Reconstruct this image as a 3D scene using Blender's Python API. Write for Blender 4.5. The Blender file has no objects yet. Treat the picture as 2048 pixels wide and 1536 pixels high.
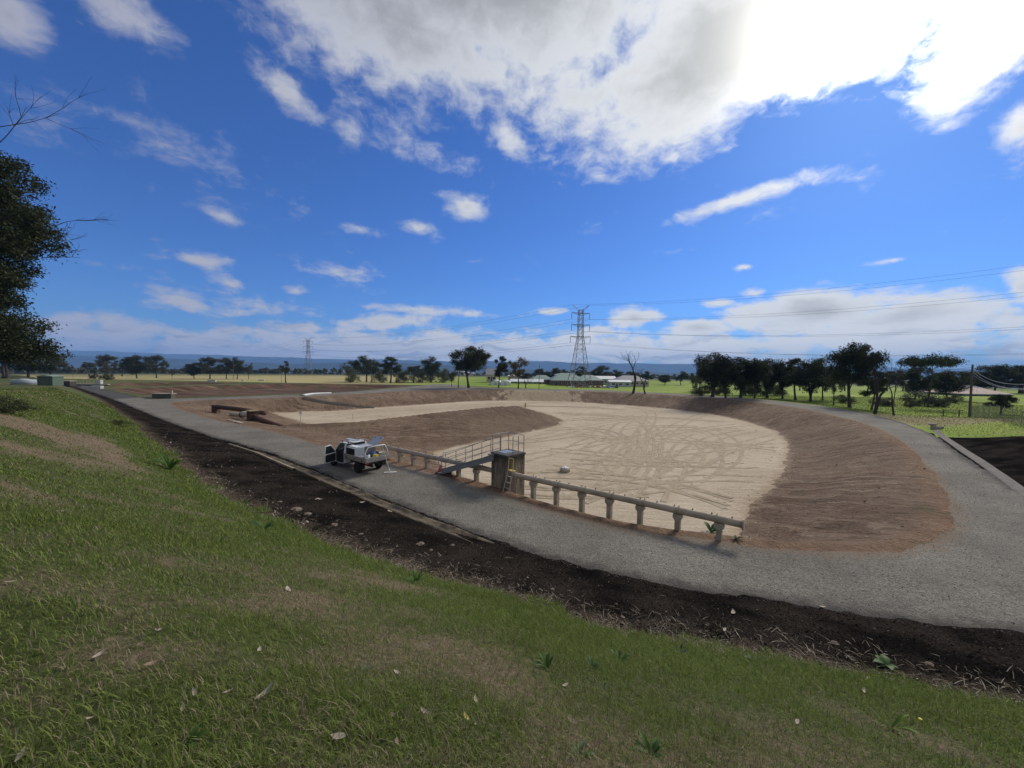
import bpy, bmesh, math, random
import numpy as np
from mathutils import Vector, Matrix

random.seed(7)
RNG = np.random.default_rng(7)
scene = bpy.context.scene
COL = scene.collection

# ------------------------------------------------------------------ camera
FPX, CXP, CYP = 769.0, 1024.0, 768.0          # focal length and centre in photograph pixels
PITCH, ROLL = math.radians(2.23), math.radians(0.8)
CAMP = Vector((0, 0, 7.0))
_f = Vector((0, math.cos(PITCH), -math.sin(PITCH)))
_u0 = Vector((0, math.sin(PITCH), math.cos(PITCH)))
_r0 = Vector((1, 0, 0))
_r = _r0 * math.cos(ROLL) + _u0 * math.sin(ROLL)
_u = _u0 * math.cos(ROLL) - _r0 * math.sin(ROLL)
cam = bpy.data.cameras.new('camera')
cam.sensor_width = 36.0
cam.lens = 36.0 * FPX / 2048.0
cam.clip_start = 0.05
cam.clip_end = 60000
camo = bpy.data.objects.new('camera', cam)
M = Matrix(((_r.x, _u.x, -_f.x, CAMP.x), (_r.y, _u.y, -_f.y, CAMP.y), (_r.z, _u.z, -_f.z, CAMP.z), (0, 0, 0, 1)))
camo.matrix_world = M
COL.objects.link(camo)
scene.camera = camo

# ------------------------------------------------------------------ sun, sky, exposure
SUN_AZ, SUN_EL = math.radians(43.0), math.radians(34.0)     # azimuth from +Y towards +X
SUN_DIR = Vector((math.sin(SUN_AZ) * math.cos(SUN_EL), math.cos(SUN_AZ) * math.cos(SUN_EL), math.sin(SUN_EL)))
sl = bpy.data.lights.new('sun', 'SUN')
sl.energy = 2.6
sl.angle = math.radians(16)
sl.color = (1.0, 0.92, 0.79)
so = bpy.data.objects.new('sun', sl)
so.rotation_euler = (-SUN_DIR).to_track_quat('-Z', 'Y').to_euler()
so.location = (60, 60, 90)
COL.objects.link(so)
scene.view_settings.view_transform = 'Standard'
scene.view_settings.look = 'None'
scene.view_settings.gamma = 1.0
scene.view_settings.use_curve_mapping = False
scene.view_settings.exposure = 0.4
scene.cycles.use_denoising = True
scene.cycles.max_bounces = 6
scene.cycles.volume_bounces = 1
scene.cycles.transparent_max_bounces = 8

world = bpy.data.worlds.new('World')
scene.world = world
world.use_nodes = True
WT = world.node_tree
WT.nodes.clear()

class NT:
    """tiny helper around a node tree"""
    def __init__(s, t): s.t = t
    def n(s, typ, **kw):
        nd = s.t.nodes.new(typ)
        for k, v in kw.items():
            setattr(nd, k, v)
        return nd
    def put(s, sock, v):
        if isinstance(v, bpy.types.NodeSocket): s.t.links.new(v, sock)
        elif v is not None: sock.default_value = v
    def math(s, op, a, b=None, c=None, clamp=False):
        nd = s.n('ShaderNodeMath', operation=op); nd.use_clamp = clamp
        s.put(nd.inputs[0], a); s.put(nd.inputs[1], b); s.put(nd.inputs[2], c)
        return nd.outputs[0]
    def vmath(s, op, a, b=None, out=0):
        nd = s.n('ShaderNodeVectorMath', operation=op)
        s.put(nd.inputs[0], a); s.put(nd.inputs[1], b)
        return nd.outputs[out]
    def mix(s, fac, a, b, blend='MIX'):
        nd = s.n('ShaderNodeMix', data_type='RGBA', blend_type=blend)
        s.put(nd.inputs[0], fac)
        for so_, v in ((nd.inputs[6], a), (nd.inputs[7], b)):
            if isinstance(v, (tuple, list)) and len(v) == 3: v = (*v, 1)
            s.put(so_, v)
        return nd.outputs[2]
    def ramp(s, f, lo, hi, a=0.0, b=1.0, smooth=True):
        nd = s.n('ShaderNodeMapRange'); nd.interpolation_type = 'SMOOTHSTEP' if smooth else 'LINEAR'
        s.put(nd.inputs[0], f)
        for i, v in enumerate((lo, hi, a, b)): s.put(nd.inputs[i + 1], v)
        return nd.outputs[0]
    def noise(s, vec, scale, detail=4, rough=0.55, dist=0.0, col=False):
        nd = s.n('ShaderNodeTexNoise'); s.put(nd.inputs['Vector'], vec)
        nd.inputs['Scale'].default_value = scale; nd.inputs['Detail'].default_value = detail
        nd.inputs['Roughness'].default_value = rough; nd.inputs['Distortion'].default_value = dist
        return nd.outputs[1 if col else 0]
    def comb(s, x, y, z):
        nd = s.n('ShaderNodeCombineXYZ')
        for i, v in enumerate((x, y, z)): s.put(nd.inputs[i], v)
        return nd.outputs[0]
    def mapping(s, vec, loc=(0, 0, 0), rot=(0, 0, 0), scale=(1, 1, 1)):
        nd = s.n('ShaderNodeMapping'); s.put(nd.inputs[0], vec)
        nd.inputs[1].default_value = loc; nd.inputs[2].default_value = rot; nd.inputs[3].default_value = scale
        return nd.outputs[0]
    def attr(s, name):
        nd = s.n('ShaderNodeAttribute'); nd.attribute_name = name
        return nd

def pix_dir(x, y):
    d = _f * FPX + _r * (x - CXP) + _u * (CYP - y)
    return d.normalized()

def build_sky():
    T = NT(WT)
    out = T.n('ShaderNodeOutputWorld'); bg = T.n('ShaderNodeBackground')
    WT.links.new(bg.outputs[0], out.inputs[0])
    bg.inputs[1].default_value = 0.08
    sky = T.n('ShaderNodeTexSky'); sky.sky_type = 'NISHITA'
    sky.sun_disc = False
    sky.sun_elevation = SUN_EL; sky.sun_rotation = SUN_AZ
    sky.altitude = 60; sky.air_density = 1.0; sky.dust_density = 0.25; sky.ozone_density = 4.0
    tc = T.n('ShaderNodeTexCoord')
    d = tc.outputs['Generated']
    sep = T.n('ShaderNodeSeparateXYZ'); WT.links.new(d, sep.inputs[0])
    X, Y, Z = sep.outputs
    az = T.math('ARCTAN2', X, Y)
    el = T.math('ARCSINE', Z)
    ae = T.comb(az, el, 0.0)
    # noise domain: a cloud layer seen in perspective, so texture shrinks towards the horizon
    zz = T.math('ADD', T.math('MAXIMUM', Z, 0.0), 0.10)
    pl = T.comb(T.math('DIVIDE', X, zz), T.math('DIVIDE', Y, zz), 0.0)
    warp = T.noise(pl, 1.6, 3, 0.5, col=True)
    plw = T.vmath('ADD', pl, T.vmath('MULTIPLY', T.vmath('SUBTRACT', warp, (0.5, 0.5, 0.5)), (0.35, 0.35, 0.0)))
    n1 = T.noise(plw, 2.6, 7, 0.60)                        # billows
    aew = T.vmath('ADD', ae, T.vmath('MULTIPLY', T.vmath('SUBTRACT', T.noise(ae, 9, 3, 0.55, col=True), (0.5, 0.5, 0.5)), (0.10, 0.05, 0)))
    nf = T.noise(T.mapping(aew, scale=(1.0, 1.6, 1.0)), 13, 6, 0.62)   # fine shreds
    # (pixel centre x, y, half width, half height, tilt, strength) of the clouds in the photograph
    blobs = [
        (1010, -60, 620, 300, 2, 1.25), (1480, 60, 440, 215, 14, 1.25), (800, 40, 380, 180, -8, 1.0), (1180, 190, 260, 105, -4, .75),
        (1750, -20, 260, 190, 20, 1.2), (1960, 110, 170, 100, 18, .85), (2060, 0, 200, 100, 0, 1.0), (2050, 255, 70, 55, 10, .9),
        (20, 30, 85, 75, 20, .75), (235, 15, 130, 70, -10, .62), (560, 170, 90, 45, -25, .6),
        (1015, 270, 60, 45, -35, .62), (935, 415, 62, 36, -8, .62), (1490, 396, 175, 20, 8, .62), (1780, 521, 80, 8, 3, .5),
        (470, 442, 70, 18, -10, .5), (720, 458, 55, 14, -10, .45), (830, 455, 60, 22, -15, .42), (360, 300, 260, 90, -5, .34),
        (800, 280, 160, 70, -15, .36), (390, 520, 110, 28, -8, .42), (690, 550, 110, 36, -8, .40), (460, 568, 50, 24, -12, .6),
        (590, 582, 34, 12, 0, .55), (340, 600, 130, 34, 0, .62), (500, 610, 330, 45, 0, .4),
        (1490, 534, 26, 11, 0, .6), (1505, 588, 44, 14, -4, .6), (1440, 606, 46, 15, 0, .6),
        (1270, 637, 62, 24, 2, 1.0), (1400, 656, 84, 20, -2, 1.0), (1640, 622, 230, 46, -3, 1.1), (1820, 630, 240, 44, 4, 1.1),
        (1560, 655, 260, 34, 0, .7), (2050, 575, 60, 48, 0, .85), (1090, 624, 55, 12, 0, .6), (860, 622, 165, 15, -1, .62),
        (760, 645, 150, 26, 6, .72), (1190, 665, 60, 18, 0, .7), (600, 655, 110, 22, 0, .65),
        (1000, 700, 1700, 44, 0.9, .78), (1000, 690, 900, 52, 0.9, .55), (150, 660, 260, 60, 0, .62), (1800, 690, 420, 36, 0, .72),
    ]
    field = None
    for (bx, by, rx, ry, tilt, st) in blobs:
        c = pix_dir(bx, by)
        a0 = math.atan2(c.x, c.y); e0 = math.asin(max(-1, min(1, c.z)))
        def ang(p, q): return pix_dir(*p).angle(pix_dir(*q))
        ra = ang((bx - rx * .5, by), (bx + rx * .5, by)) / max(.2, math.cos(e0)); re = ang((bx, by - ry * .5), (bx, by + ry * .5))
        # mapping TEXTURE type: (v - loc) rotated back, divided by scale
        mp = T.n('ShaderNodeMapping'); mp.vector_type = 'TEXTURE'
        WT.links.new(ae, mp.inputs[0])
        mp.inputs[1].default_value = (a0, e0, 0); mp.inputs[2].default_value = (0, 0, math.radians(tilt)); mp.inputs[3].default_value = (ra, re, 1)
        ln = T.vmath('LENGTH', mp.outputs[0], out=1)
        v = T.math('MULTIPLY_ADD', ln, -st * .75, st)            # st*(1-.75*len)
        field = v if field is None else T.math('MAXIMUM', field, v)
    # unseen sky: cloud thick overhead, added behind the camera as neutral fill light
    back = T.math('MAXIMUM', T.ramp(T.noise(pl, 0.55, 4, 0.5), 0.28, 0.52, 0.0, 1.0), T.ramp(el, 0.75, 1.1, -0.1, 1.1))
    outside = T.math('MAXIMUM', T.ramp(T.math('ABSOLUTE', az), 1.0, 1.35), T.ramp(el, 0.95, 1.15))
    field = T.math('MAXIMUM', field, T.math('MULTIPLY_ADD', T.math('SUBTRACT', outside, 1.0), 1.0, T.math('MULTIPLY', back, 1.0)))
    nh = T.noise(T.mapping(aew, scale=(2.2, 9.0, 1.0)), 3.2, 6, 0.62)    # layered cloud low down
    low = T.ramp(el, 0.05, 0.24, 1.0, 0.0)
    n1 = T.math('ADD', T.math('MULTIPLY', nh, low), T.math('MULTIPLY', n1, T.math('SUBTRACT', 1.0, low)))
    dens = T.math('ADD', field, T.math('MULTIPLY', T.math('SUBTRACT', n1, 0.5), 1.0))
    dens = T.math('ADD', dens, T.math('MULTIPLY', T.math('SUBTRACT', nf, 0.5), 1.05))
    alpha = T.ramp(dens, T.ramp(el, 0.05, 0.3, 0.24, 0.12), T.ramp(el, 0.05, 0.3, 0.54, 0.68))
    alpha = T.math('MULTIPLY', alpha, T.ramp(el, -0.02, 0.0))
    # glow around the sun
    sd = T.vmath('DOT_PRODUCT', d, tuple(SUN_DIR), out=1)
    glow = T.math('POWER', T.math('MAXIMUM', sd, 0.0), 120.0)
    glow2 = T.math('POWER', T.math('MAXIMUM', sd, 0.0), 14.0)
    # thin cloud is white, the thick middle is grey, light near the sun
    thick = T.ramp(T.math('ADD', T.math('MULTIPLY', dens, .6), T.math('MULTIPLY', field, .4)), 0.55, 1.15)
    shade = T.noise(T.mapping(aew, loc=(3.1, 1.7, 0), scale=(2.0, 11.0, 1.0)), 3.6, 4, 0.6)
    ccol = T.mix(thick, (6.9, 7.2, 7.6), (3.9, 4.1, 4.3))
    bank = T.ramp(el, 0.0, 0.16, 1.0, 0.0)
    ccol = T.mix(T.math('MULTIPLY', bank, .8), ccol, (8.6, 8.8, 9.0))
    ccol = T.mix(T.math('MULTIPLY', T.math('MULTIPLY', bank, .8), T.ramp(shade, 0.50, 0.66)), ccol, (3.3, 3.9, 5.0))
    leftdim = T.ramp(az, -1.0, 0.35, 0.52, 1.0)
    ccol = T.mix(1.0, ccol, T.comb(leftdim, leftdim, T.math('ADD', T.math('MULTIPLY', leftdim, .8), .2)), 'MULTIPLY')
    ccol = T.mix(1.0, ccol, T.comb(T.math('MULTIPLY', glow2, 2.4), T.math('MULTIPLY', glow2, 2.25), T.math('MULTIPLY', glow2, 1.95)), 'ADD')
    ccol = T.mix(1.0, ccol, T.comb(T.math('MULTIPLY', glow, 40), T.math('MULTIPLY', glow, 38), T.math('MULTIPLY', glow, 34)), 'ADD')
    blue = T.mix(1.0, sky.outputs[0], (0.36, 0.62, 1.08), 'MULTIPLY')
    res = T.mix(alpha, blue, ccol)
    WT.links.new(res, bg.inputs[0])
world.cycles.sampling_method = 'MANUAL'
world.cycles.sample_map_resolution = 256
build_sky()

# ------------------------------------------------------------------ pixel <-> place
def ray(x, y):
    return _f + _r * ((x - CXP) / FPX) + _u * ((CYP - y) / FPX)
def px(x, y, z=0.0):
    d = ray(x, y); t = (z - CAMP.z) / d.z
    p = CAMP + d * t
    return (p.x, p.y)
def pd(x, y, depth):
    d = ray(x, y); return CAMP + d * (depth / d.y)

# ------------------------------------------------------------------ noise and distance fields
def _hash(ix, iy, seed):
    h = (ix.astype(np.int64) * 374761393 + iy.astype(np.int64) * 668265263 + seed * 1442695041) & 0x7fffffff
    h = ((h ^ (h >> 13)) * 1274126177) & 0x7fffffff
    return ((h ^ (h >> 16)) & 0xffff) / 65535.0
def vnoise(x, y, seed=0):
    ix = np.floor(x); iy = np.floor(y); fx = x - ix; fy = y - iy
    fx = fx * fx * (3 - 2 * fx); fy = fy * fy * (3 - 2 * fy)
    a = _hash(ix, iy, seed); b = _hash(ix + 1, iy, seed); c = _hash(ix, iy + 1, seed); d = _hash(ix + 1, iy + 1, seed)
    return (a * (1 - fx) + b * fx) * (1 - fy) + (c * (1 - fx) + d * fx) * fy
def fbm(x, y, oct=4, seed=0):
    s = np.zeros_like(x, dtype=float); a = 0.5; tot = 0
    for o in range(oct):
        s += a * vnoise(x * 2 ** o + 17.3 * o, y * 2 ** o - 9.1 * o, seed + o); tot += a; a *= 0.5
    return s / tot - 0.5
def segdist(P, x, y, closed=False):
    P = np.asarray(P, float); n = len(P)
    best = np.full(x.shape, 1e18)
    for i in range(n if closed else n - 1):
        a = P[i]; b = P[(i + 1) % n]; e = b - a; L = e @ e + 1e-12
        t = np.clip(((x - a[0]) * e[0] + (y - a[1]) * e[1]) / L, 0, 1)
        dx = x - a[0] - t * e[0]; dy = y - a[1] - t * e[1]
        np.minimum(best, dx * dx + dy * dy, out=best)
    return np.sqrt(best)
def sdf(P, x, y):
    P = np.asarray(P, float); n = len(P)
    ins = np.zeros(x.shape, bool)
    for i in range(n):
        a = P[i]; b = P[(i + 1) % n]
        c = ((a[1] > y) != (b[1] > y))
        xi = (b[0] - a[0]) * (y - a[1]) / (b[1] - a[1] + 1e-15) + a[0]
        ins ^= c & (x < xi)
    d = segdist(P, x, y, True)
    return np.where(ins, -d, d)
def sst(a, b, v):
    t = np.clip((v - a) / (b - a), 0, 1); return t * t * (3 - 2 * t)
def smooth_poly(P, it=1, closed=True):
    P = [np.asarray(p, float) for p in P]
    for _ in range(it):
        Q = []
        n = len(P)
        for i in range(n if closed else n - 1):
            a = P[i]; b = P[(i + 1) % n]
            Q += [a * .75 + b * .25, a * .25 + b * .75]
        if not closed: Q = [P[0]] + Q + [P[-1]]
        P = Q
    return np.array(P)

# ------------------------------------------------------------------ plan of the site (traced edges turned into places)
SD = 2.8                                            # depth of the sand floor below the road
near_inner = [(345, 812), (420, 838), (520, 856), (600, 877), (660, 895), (730, 913), (800, 930), (880, 950), (960, 975), (1040, 1002), (1100, 1020),
              (1200, 1047), (1300, 1066), (1437, 1082), (1550, 1097), (1700, 1106), (1820, 1101), (1885, 1076)]
far_inner = [(1905, 1045), (1900, 1000), (1870, 950), (1832, 905), (1785, 870), (1745, 852.6), (1700, 838), (1600, 816), (1500, 802), (1400, 794), (1300, 787), (1200, 783),
             (1100, 781.5), (1024, 780), (950, 779.5), (880, 780.6), (850, 781), (760, 785), (690, 789.5), (600, 793.5), (450, 799), (345, 803)]
RI = smooth_poly([px(*p) for p in near_inner + far_inner], 1)
near_outer = [(141, 770.5), (170, 780), (228, 799), (300, 830), (400, 867), (500, 894), (560, 912), (620, 936), (700, 970), (800, 1010), (900, 1047), (1000, 1085), (1100, 1116),
              (1200, 1143), (1300, 1163), (1400, 1180), (1500, 1195), (1640, 1215), (1800, 1240), (2048, 1268)]
OE = [px(*p) for p in near_outer]
OE_right = [(17.5, 10.0), (23, 10.6), (29, 13), (33, 17), (34, 21)]
far_outer = [(2048, 992), (1990, 950), (1930, 915), (1890, 886), (1862, 866), (1800, 843), (1745, 829.5), (1700, 819.7), (1600, 806), (1500, 796.5), (1400, 789.6), (1300, 784.5), (1200, 780),
             (1100, 778), (1024, 776.5), (950, 774.5), (915, 769), (870, 767.5), (850, 770.5), (760, 778.5), (690, 784.5), (620, 788.0), (450, 794), (330, 798), (290, 797), (240, 785), (190, 774.5), (176, 770)]
RO = smooth_poly(OE + OE_right + [px(*p) for p in far_outer], 1)
# far road on the left (top of the further ponds)
FR = np.array([px(880, 769.5), px(840, 767), px(700, 763.5), px(655, 760), px(600, 763), px(480, 765.5), px(480, 767), px(600, 765), px(700, 766), px(840, 770), px(880, 773)])
# the bank this side of the road: everything on the camera's side of the outer edge
EMB = np.array([(-420, 300), (-230, 185)] + OE + [(17.5, 10.0), (24, 9.0), (40, 6), (120, 0), (120, -120), (-420, -120)])
# sand floor
sand_vis = [(1478, 1062), (1502, 1010), (1532, 985), (1562, 950), (1579, 905), (1575, 882), (1552, 862), (1500, 845), (1440, 831), (1350, 818.5), (1250, 810.5), (1150, 804),
            (1050, 801.5), (990, 801.5), (920, 804), (850, 808.5), (760, 815), (700, 820), (620, 823.5), (545, 827)]
ridge_px = [(588, 846), (705, 843), (815, 831), (900, 822), (1006, 812.5), (1036, 812.5)]
RIDGE = np.array([px(*p, -0.05 * i) for i, p in enumerate(ridge_px)])
sand_tip = [(1082, 824), (1108, 833), (1127, 841), (1118, 850), (1060, 863), (980, 879), (900, 896), (862, 906)]
near_crest = [px(*p) for p in [(830, 938), (960, 975), (1100, 1020), (1300, 1066), (1437, 1082)]]
SAND = [px(*p, -SD) for p in sand_vis]
SAND += [(q[0] - 3.2, q[1] + 5.2) for q in RIDGE[1:-1]] + [(RIDGE[-1][0] + 0.5, RIDGE[-1][1] + 6.0)]
SAND += [px(*p, -SD) for p in sand_tip]
SAND += [(c[0] + 3.2, c[1] + 4.6) for c in near_crest]
SAND = np.array(SAND)
# black bank at the right and the further pond beds at the left
RB = np.array([px(1866, 866, 0.0), px(1893, 892), px(1925, 918), px(1980, 955), px(2030, 997), (38, 22), (60, 10), (120, 0), (120, 60), (54, 38), (48, 44), (46, 47)])
BED = np.array([px(*p) for p in [(330, 796.5), (450, 792), (620, 786.5), (700, 783), (770, 776.5), (838, 770.5), (760, 767.5), (600, 766.5), (480, 769), (400, 771), (300, 775), (215, 777), (250, 784)]])
BED2 = np.array([px(*p) for p in [(200, 771.5), (300, 772.5), (400, 769), (480, 767), (470, 764.5), (380, 764), (240, 765.5)]])

def bank_width(s):
    return np.interp(s, [-30, -8, 0, 6.5, 12.8, 17, 21.5, 29, 37, 55, 90, 150], [4.4, 4.2, 3.9, 4.2, 5.6, 6.2, 6.5, 6.5, 5.9, 3.6, 2.6, 2.0])
def height(x, y, full=False):
    x = np.asarray(x, float); y = np.asarray(y, float)
    dRI = sdf(RI, x, y); dS = sdf(SAND, x, y); t = -sdf(EMB, x, y); dRO = sdf(RO, x, y)
    dRB = sdf(RB, x, y); dBED = np.minimum(sdf(BED, x, y), sdf(BED2, x, y))
    # bank of the pond
    dP = dRI + 0.75
    dr = segdist(RIDGE, x, y) + 0.35
    dc = np.minimum(np.maximum(-dP, 0), dr)
    dSp = np.maximum(dS, 0)
    k = dc / (dc + dSp + 1e-6)
    k = k * 0.72 + sst(0, 1, k) * 0.28
    rough = fbm(x * .55, y * .55, 4, 3) * .34 + fbm(x * 2.2, y * 2.2, 3, 5) * .10
    zb = -SD * k + rough * sst(0.0, 2.0, np.minimum(dc, dSp + .4)) * 0.9
    zs = -SD + fbm(x * .16, y * .16, 3, 9) * 0.16
    zpond = np.where(dS < 0, zs + 0 * x, zb)
    bl = sst(-0.6, 0.0, dS)
    zpond = np.where((dS < 0) & (dS > -0.6), zs, zpond)
    # country
    zc = -4.0 * sst(135, 250, y - 0.12 * np.abs(x)) - 30 * sst(500, 1800, np.hypot(x, y)) - 30 * sst(1800, 5000, np.hypot(x, y))
    zc = zc + fbm(x * .02, y * .02, 3, 21) * 1.2 * sst(12, 90, dRO)
    zc = zc - 0.55 * sst(0.5, 9, dRO) * sst(0, 60, x) * sst(30, 90, y) 
    zc = zc - 1.5 * sst(0, 7, -dBED) + (fbm(x * .05, y * .09, 4, 31) * 1.3) * sst(0, 5, -dBED)
    # right hand bank
    zrb = 1.35 * sst(0.3, 6.5, -dRB)
    plate = 1.35 * sst(30, 8, segdist(np.array([(56, 40), (90, 42), (120, 50)]), x, y))
    zc = zc + np.maximum(zrb, np.where(dRO > 0, plate * sst(0, 10, dRO), 0)) * np.where(dRO > 0, 1, 0)
    # near bank
    s = -0.80 * x + 0.60 * y
    H = np.interp(s, [-50, 10, 30, 60, 110, 190, 300], [5.45, 5.45, 5.0, 4.1, 2.6, .8, .3])
    w = bank_width(s)
    prof = np.where(t < w, 0.2 * t, 0.2 * w + 0.555 * (t - w))
    prof = np.where(t < 1.4, prof - 0.10 * sst(0, .5, t) * sst(1.4, .6, t), prof)
    kk = 0.55
    e = np.clip(0.5 + 0.5 * (H - prof) / kk, 0, 1)
    prof = H * (1 - e) + prof * e - kk * e * (1 - e)
    prof = prof + (fbm(x * .35, y * .35, 3, 41) * .22 + fbm(x * 1.7, y * 1.7, 3, 43) * .07) * sst(1.2, 4, t)
    zroad = fbm(x * .2, y * .2, 3, 51) * .05
    z = np.where(t > 0, prof + zroad * sst(1, 0, t), np.where(dP < 0, zpond, np.where(dRI < 0, zroad * .5, np.where(dRO < 0, zroad, zc + zroad * sst(2, 0, dRO)))))
    if full: return z, dict(dRI=dRI, dS=dS, t=t, dRO=dRO, dRB=dRB, dBED=dBED, dFR=sdf(FR, x, y), dR=np.maximum(dRO, -dRI))
    return z
def h1(x, y): return float(height(np.array([x]), np.array([y]))[0])
def hit(x, y, dmin=0.8, dmax=3000):
    d = ray(x, y); ds = np.geomspace(dmin, dmax, 1500)
    X = CAMP.x + d.x / d.y * ds; Y = ds; Z = CAMP.z + d.z / d.y * ds
    g = height(X, Y); b = np.nonzero(Z <= g)[0]
    i = b[0] if len(b) else len(ds) - 1
    return Vector((X[i], Y[i], g[i]))

# ------------------------------------------------------------------ object helpers
def tag(o, label=None, cat=None, group=None, kind=None):
    for k, v in (('label', label), ('category', cat), ('group', group), ('kind', kind)):
        if v: o[k] = v
    return o
def empty(name, loc=(0, 0, 0), rz=0.0, label=None, cat=None, group=None):
    o = bpy.data.objects.new(name, None); o.location = loc; o.rotation_euler = (0, 0, rz); o.empty_display_size = .2
    COL.objects.link(o); return tag(o, label, cat, group)
def link(name, me, mat=None, parent=None, smooth=False):
    if mat is not None and not me.materials: me.materials.append(mat)
    if smooth: me.polygons.foreach_set('use_smooth', [True] * len(me.polygons))
    o = bpy.data.objects.new(name, me); COL.objects.link(o)
    if parent: o.parent = parent
    return o
def np_mesh(name, V, F, attrs=None, smooth=True, vcol=None):
    """mesh from numpy arrays; F is (m,3) or (m,4)"""
    me = bpy.data.meshes.new(name); n = len(V); m, k = F.shape
    me.vertices.add(n); me.vertices.foreach_set('co', np.ascontiguousarray(V, np.float32).ravel())
    me.loops.add(m * k); me.loops.foreach_set('vertex_index', np.ascontiguousarray(F, np.int32).ravel())
    me.polygons.add(m); me.polygons.foreach_set('loop_start', np.arange(0, m * k, k, dtype=np.int32))
    me.polygons.foreach_set('use_smooth', np.full(m, smooth))
    for a, v in (attrs or {}).items():
        at = me.attributes.new(a, 'FLOAT', 'POINT'); at.data.foreach_set('value', np.ascontiguousarray(v, np.float32))
    if vcol is not None:
        at = me.attributes.new('tint', 'FLOAT_COLOR', 'POINT'); at.data.foreach_set('color', np.ascontiguousarray(vcol, np.float32).ravel())
    me.update(calc_edges=True)
    return me

class MB:
    def __init__(s): s.v = []; s.f = []
    def add(s, vs, fs):
        o = len(s.v); s.v += [tuple(v) for v in vs]; s.f += [tuple(i + o for i in f) for f in fs]; return s
    def box(s, c, d, rz=0.0, mat=None):
        cx, cy, cz = c; hx, hy, hz = d[0] / 2, d[1] / 2, d[2] / 2
        ca, sa = math.cos(rz), math.sin(rz)
        vs = []
        for z in (-hz, hz):
            for (a, b) in ((-hx, -hy), (hx, -hy), (hx, hy), (-hx, hy)):
                v = Vector((cx + a * ca - b * sa, cy + a * sa + b * ca, cz + z))
                vs.append(mat @ v if mat else v)
        return s.add(vs, [(3, 2, 1, 0), (4, 5, 6, 7), (0, 1, 5, 4), (1, 2, 6, 5), (2, 3, 7, 6), (3, 0, 4, 7)])
    def tube(s, pts, r, n=8, caps=True):
        pts = [Vector(p) for p in pts]; m = len(pts)
        rs = r if isinstance(r, (list, tuple)) else [r] * m
        o = len(s.v); ref = None
        for i, p in enumerate(pts):
            t = (pts[min(i + 1, m - 1)] - pts[max(i - 1, 0)])
            if t.length < 1e-9: t = Vector((0, 0, 1))
            t.normalize()
            if ref is None: ref = Vector((0, 0, 1)) if abs(t.z) < .9 else Vector((1, 0, 0))
            a = (ref - t * ref.dot(t))
            if a.length < 1e-6: a = t.orthogonal()
            a.normalize(); b = t.cross(a); ref = a
            for k in range(n):
                th = 2 * math.pi * k / n
                s.v.append(tuple(p + (a * math.cos(th) + b * math.sin(th)) * rs[i]))
        for i in range(m - 1):
            for k in range(n):
                k2 = (k + 1) % n
                s.f.append((o + i * n + k, o + i * n + k2, o + (i + 1) * n + k2, o + (i + 1) * n + k))
        if caps:
            s.f.append(tuple(o + k for k in reversed(range(n)))); s.f.append(tuple(o + (m - 1) * n + k for k in range(n)))
        return s
    def prism(s, poly, y0, y1, axis='y', taper=None):
        """polygon in (a, b) extruded along an axis: axis y -> (a, y, b); x -> (x, a, b); z -> (a, b, z)"""
        n = len(poly); vs = []
        for j, q in enumerate((y0, y1)):
            for (a, b) in poly:
                vs.append({'y': (a, q, b), 'x': (q, a, b), 'z': (a, b, q)}[axis])
        fs = [tuple(range(n)), tuple(reversed(range(n, 2 * n)))]
        fs += [(i, i + n, (i + 1) % n + n, (i + 1) % n) for i in range(n)]
        return s.add(vs, fs)
    def lathe(s, prof, c=(0, 0, 0), n=24):
        o = len(s.v); m = len(prof)
        for (r, z) in prof:
            for k in range(n):
                th = 2 * math.pi * k / n; s.v.append((c[0] + r * math.cos(th), c[1] + r * math.sin(th), c[2] + z))
        for i in range(m - 1):
            for k in range(n):
                k2 = (k + 1) % n
                s.f.append((o + i * n + k, o + i * n + k2, o + (i + 1) * n + k2, o + (i + 1) * n + k))
        s.f.append(tuple(o + k for k in reversed(range(n)))); s.f.append(tuple(o + (m - 1) * n + k for k in range(n)))
        return s
    def mesh(s, name, bevel=0.0):
        me = bpy.data.meshes.new(name); me.from_pydata(s.v, [], s.f)
        bm = bmesh.new(); bm.from_mesh(me)
        bmesh.ops.recalc_face_normals(bm, faces=bm.faces)
        if bevel > 0:
            eds = [e for e in bm.edges if len(e.link_faces) == 2 and e.calc_face_angle(0) > .6]
            bmesh.ops.bevel(bm, geom=eds, offset=bevel, segments=2, affect='EDGES', profile=.6, clamp_overlap=True)
        bm.to_mesh(me); bm.free()
        return me
    def build(s, name, mat, parent=None, smooth=False, bevel=0.0):
        return link(name, s.mesh(name, bevel), mat, parent, smooth)

def copy_tree(o, parent=None):
    c = o.copy(); COL.objects.link(c)
    if parent: c.parent = parent
    for ch in list(KIDS.get(o.name, [])) or [q for q in bpy.data.objects if q.parent == o]:
        d = copy_tree(ch, c)
    return c
KIDS = {}

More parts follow.
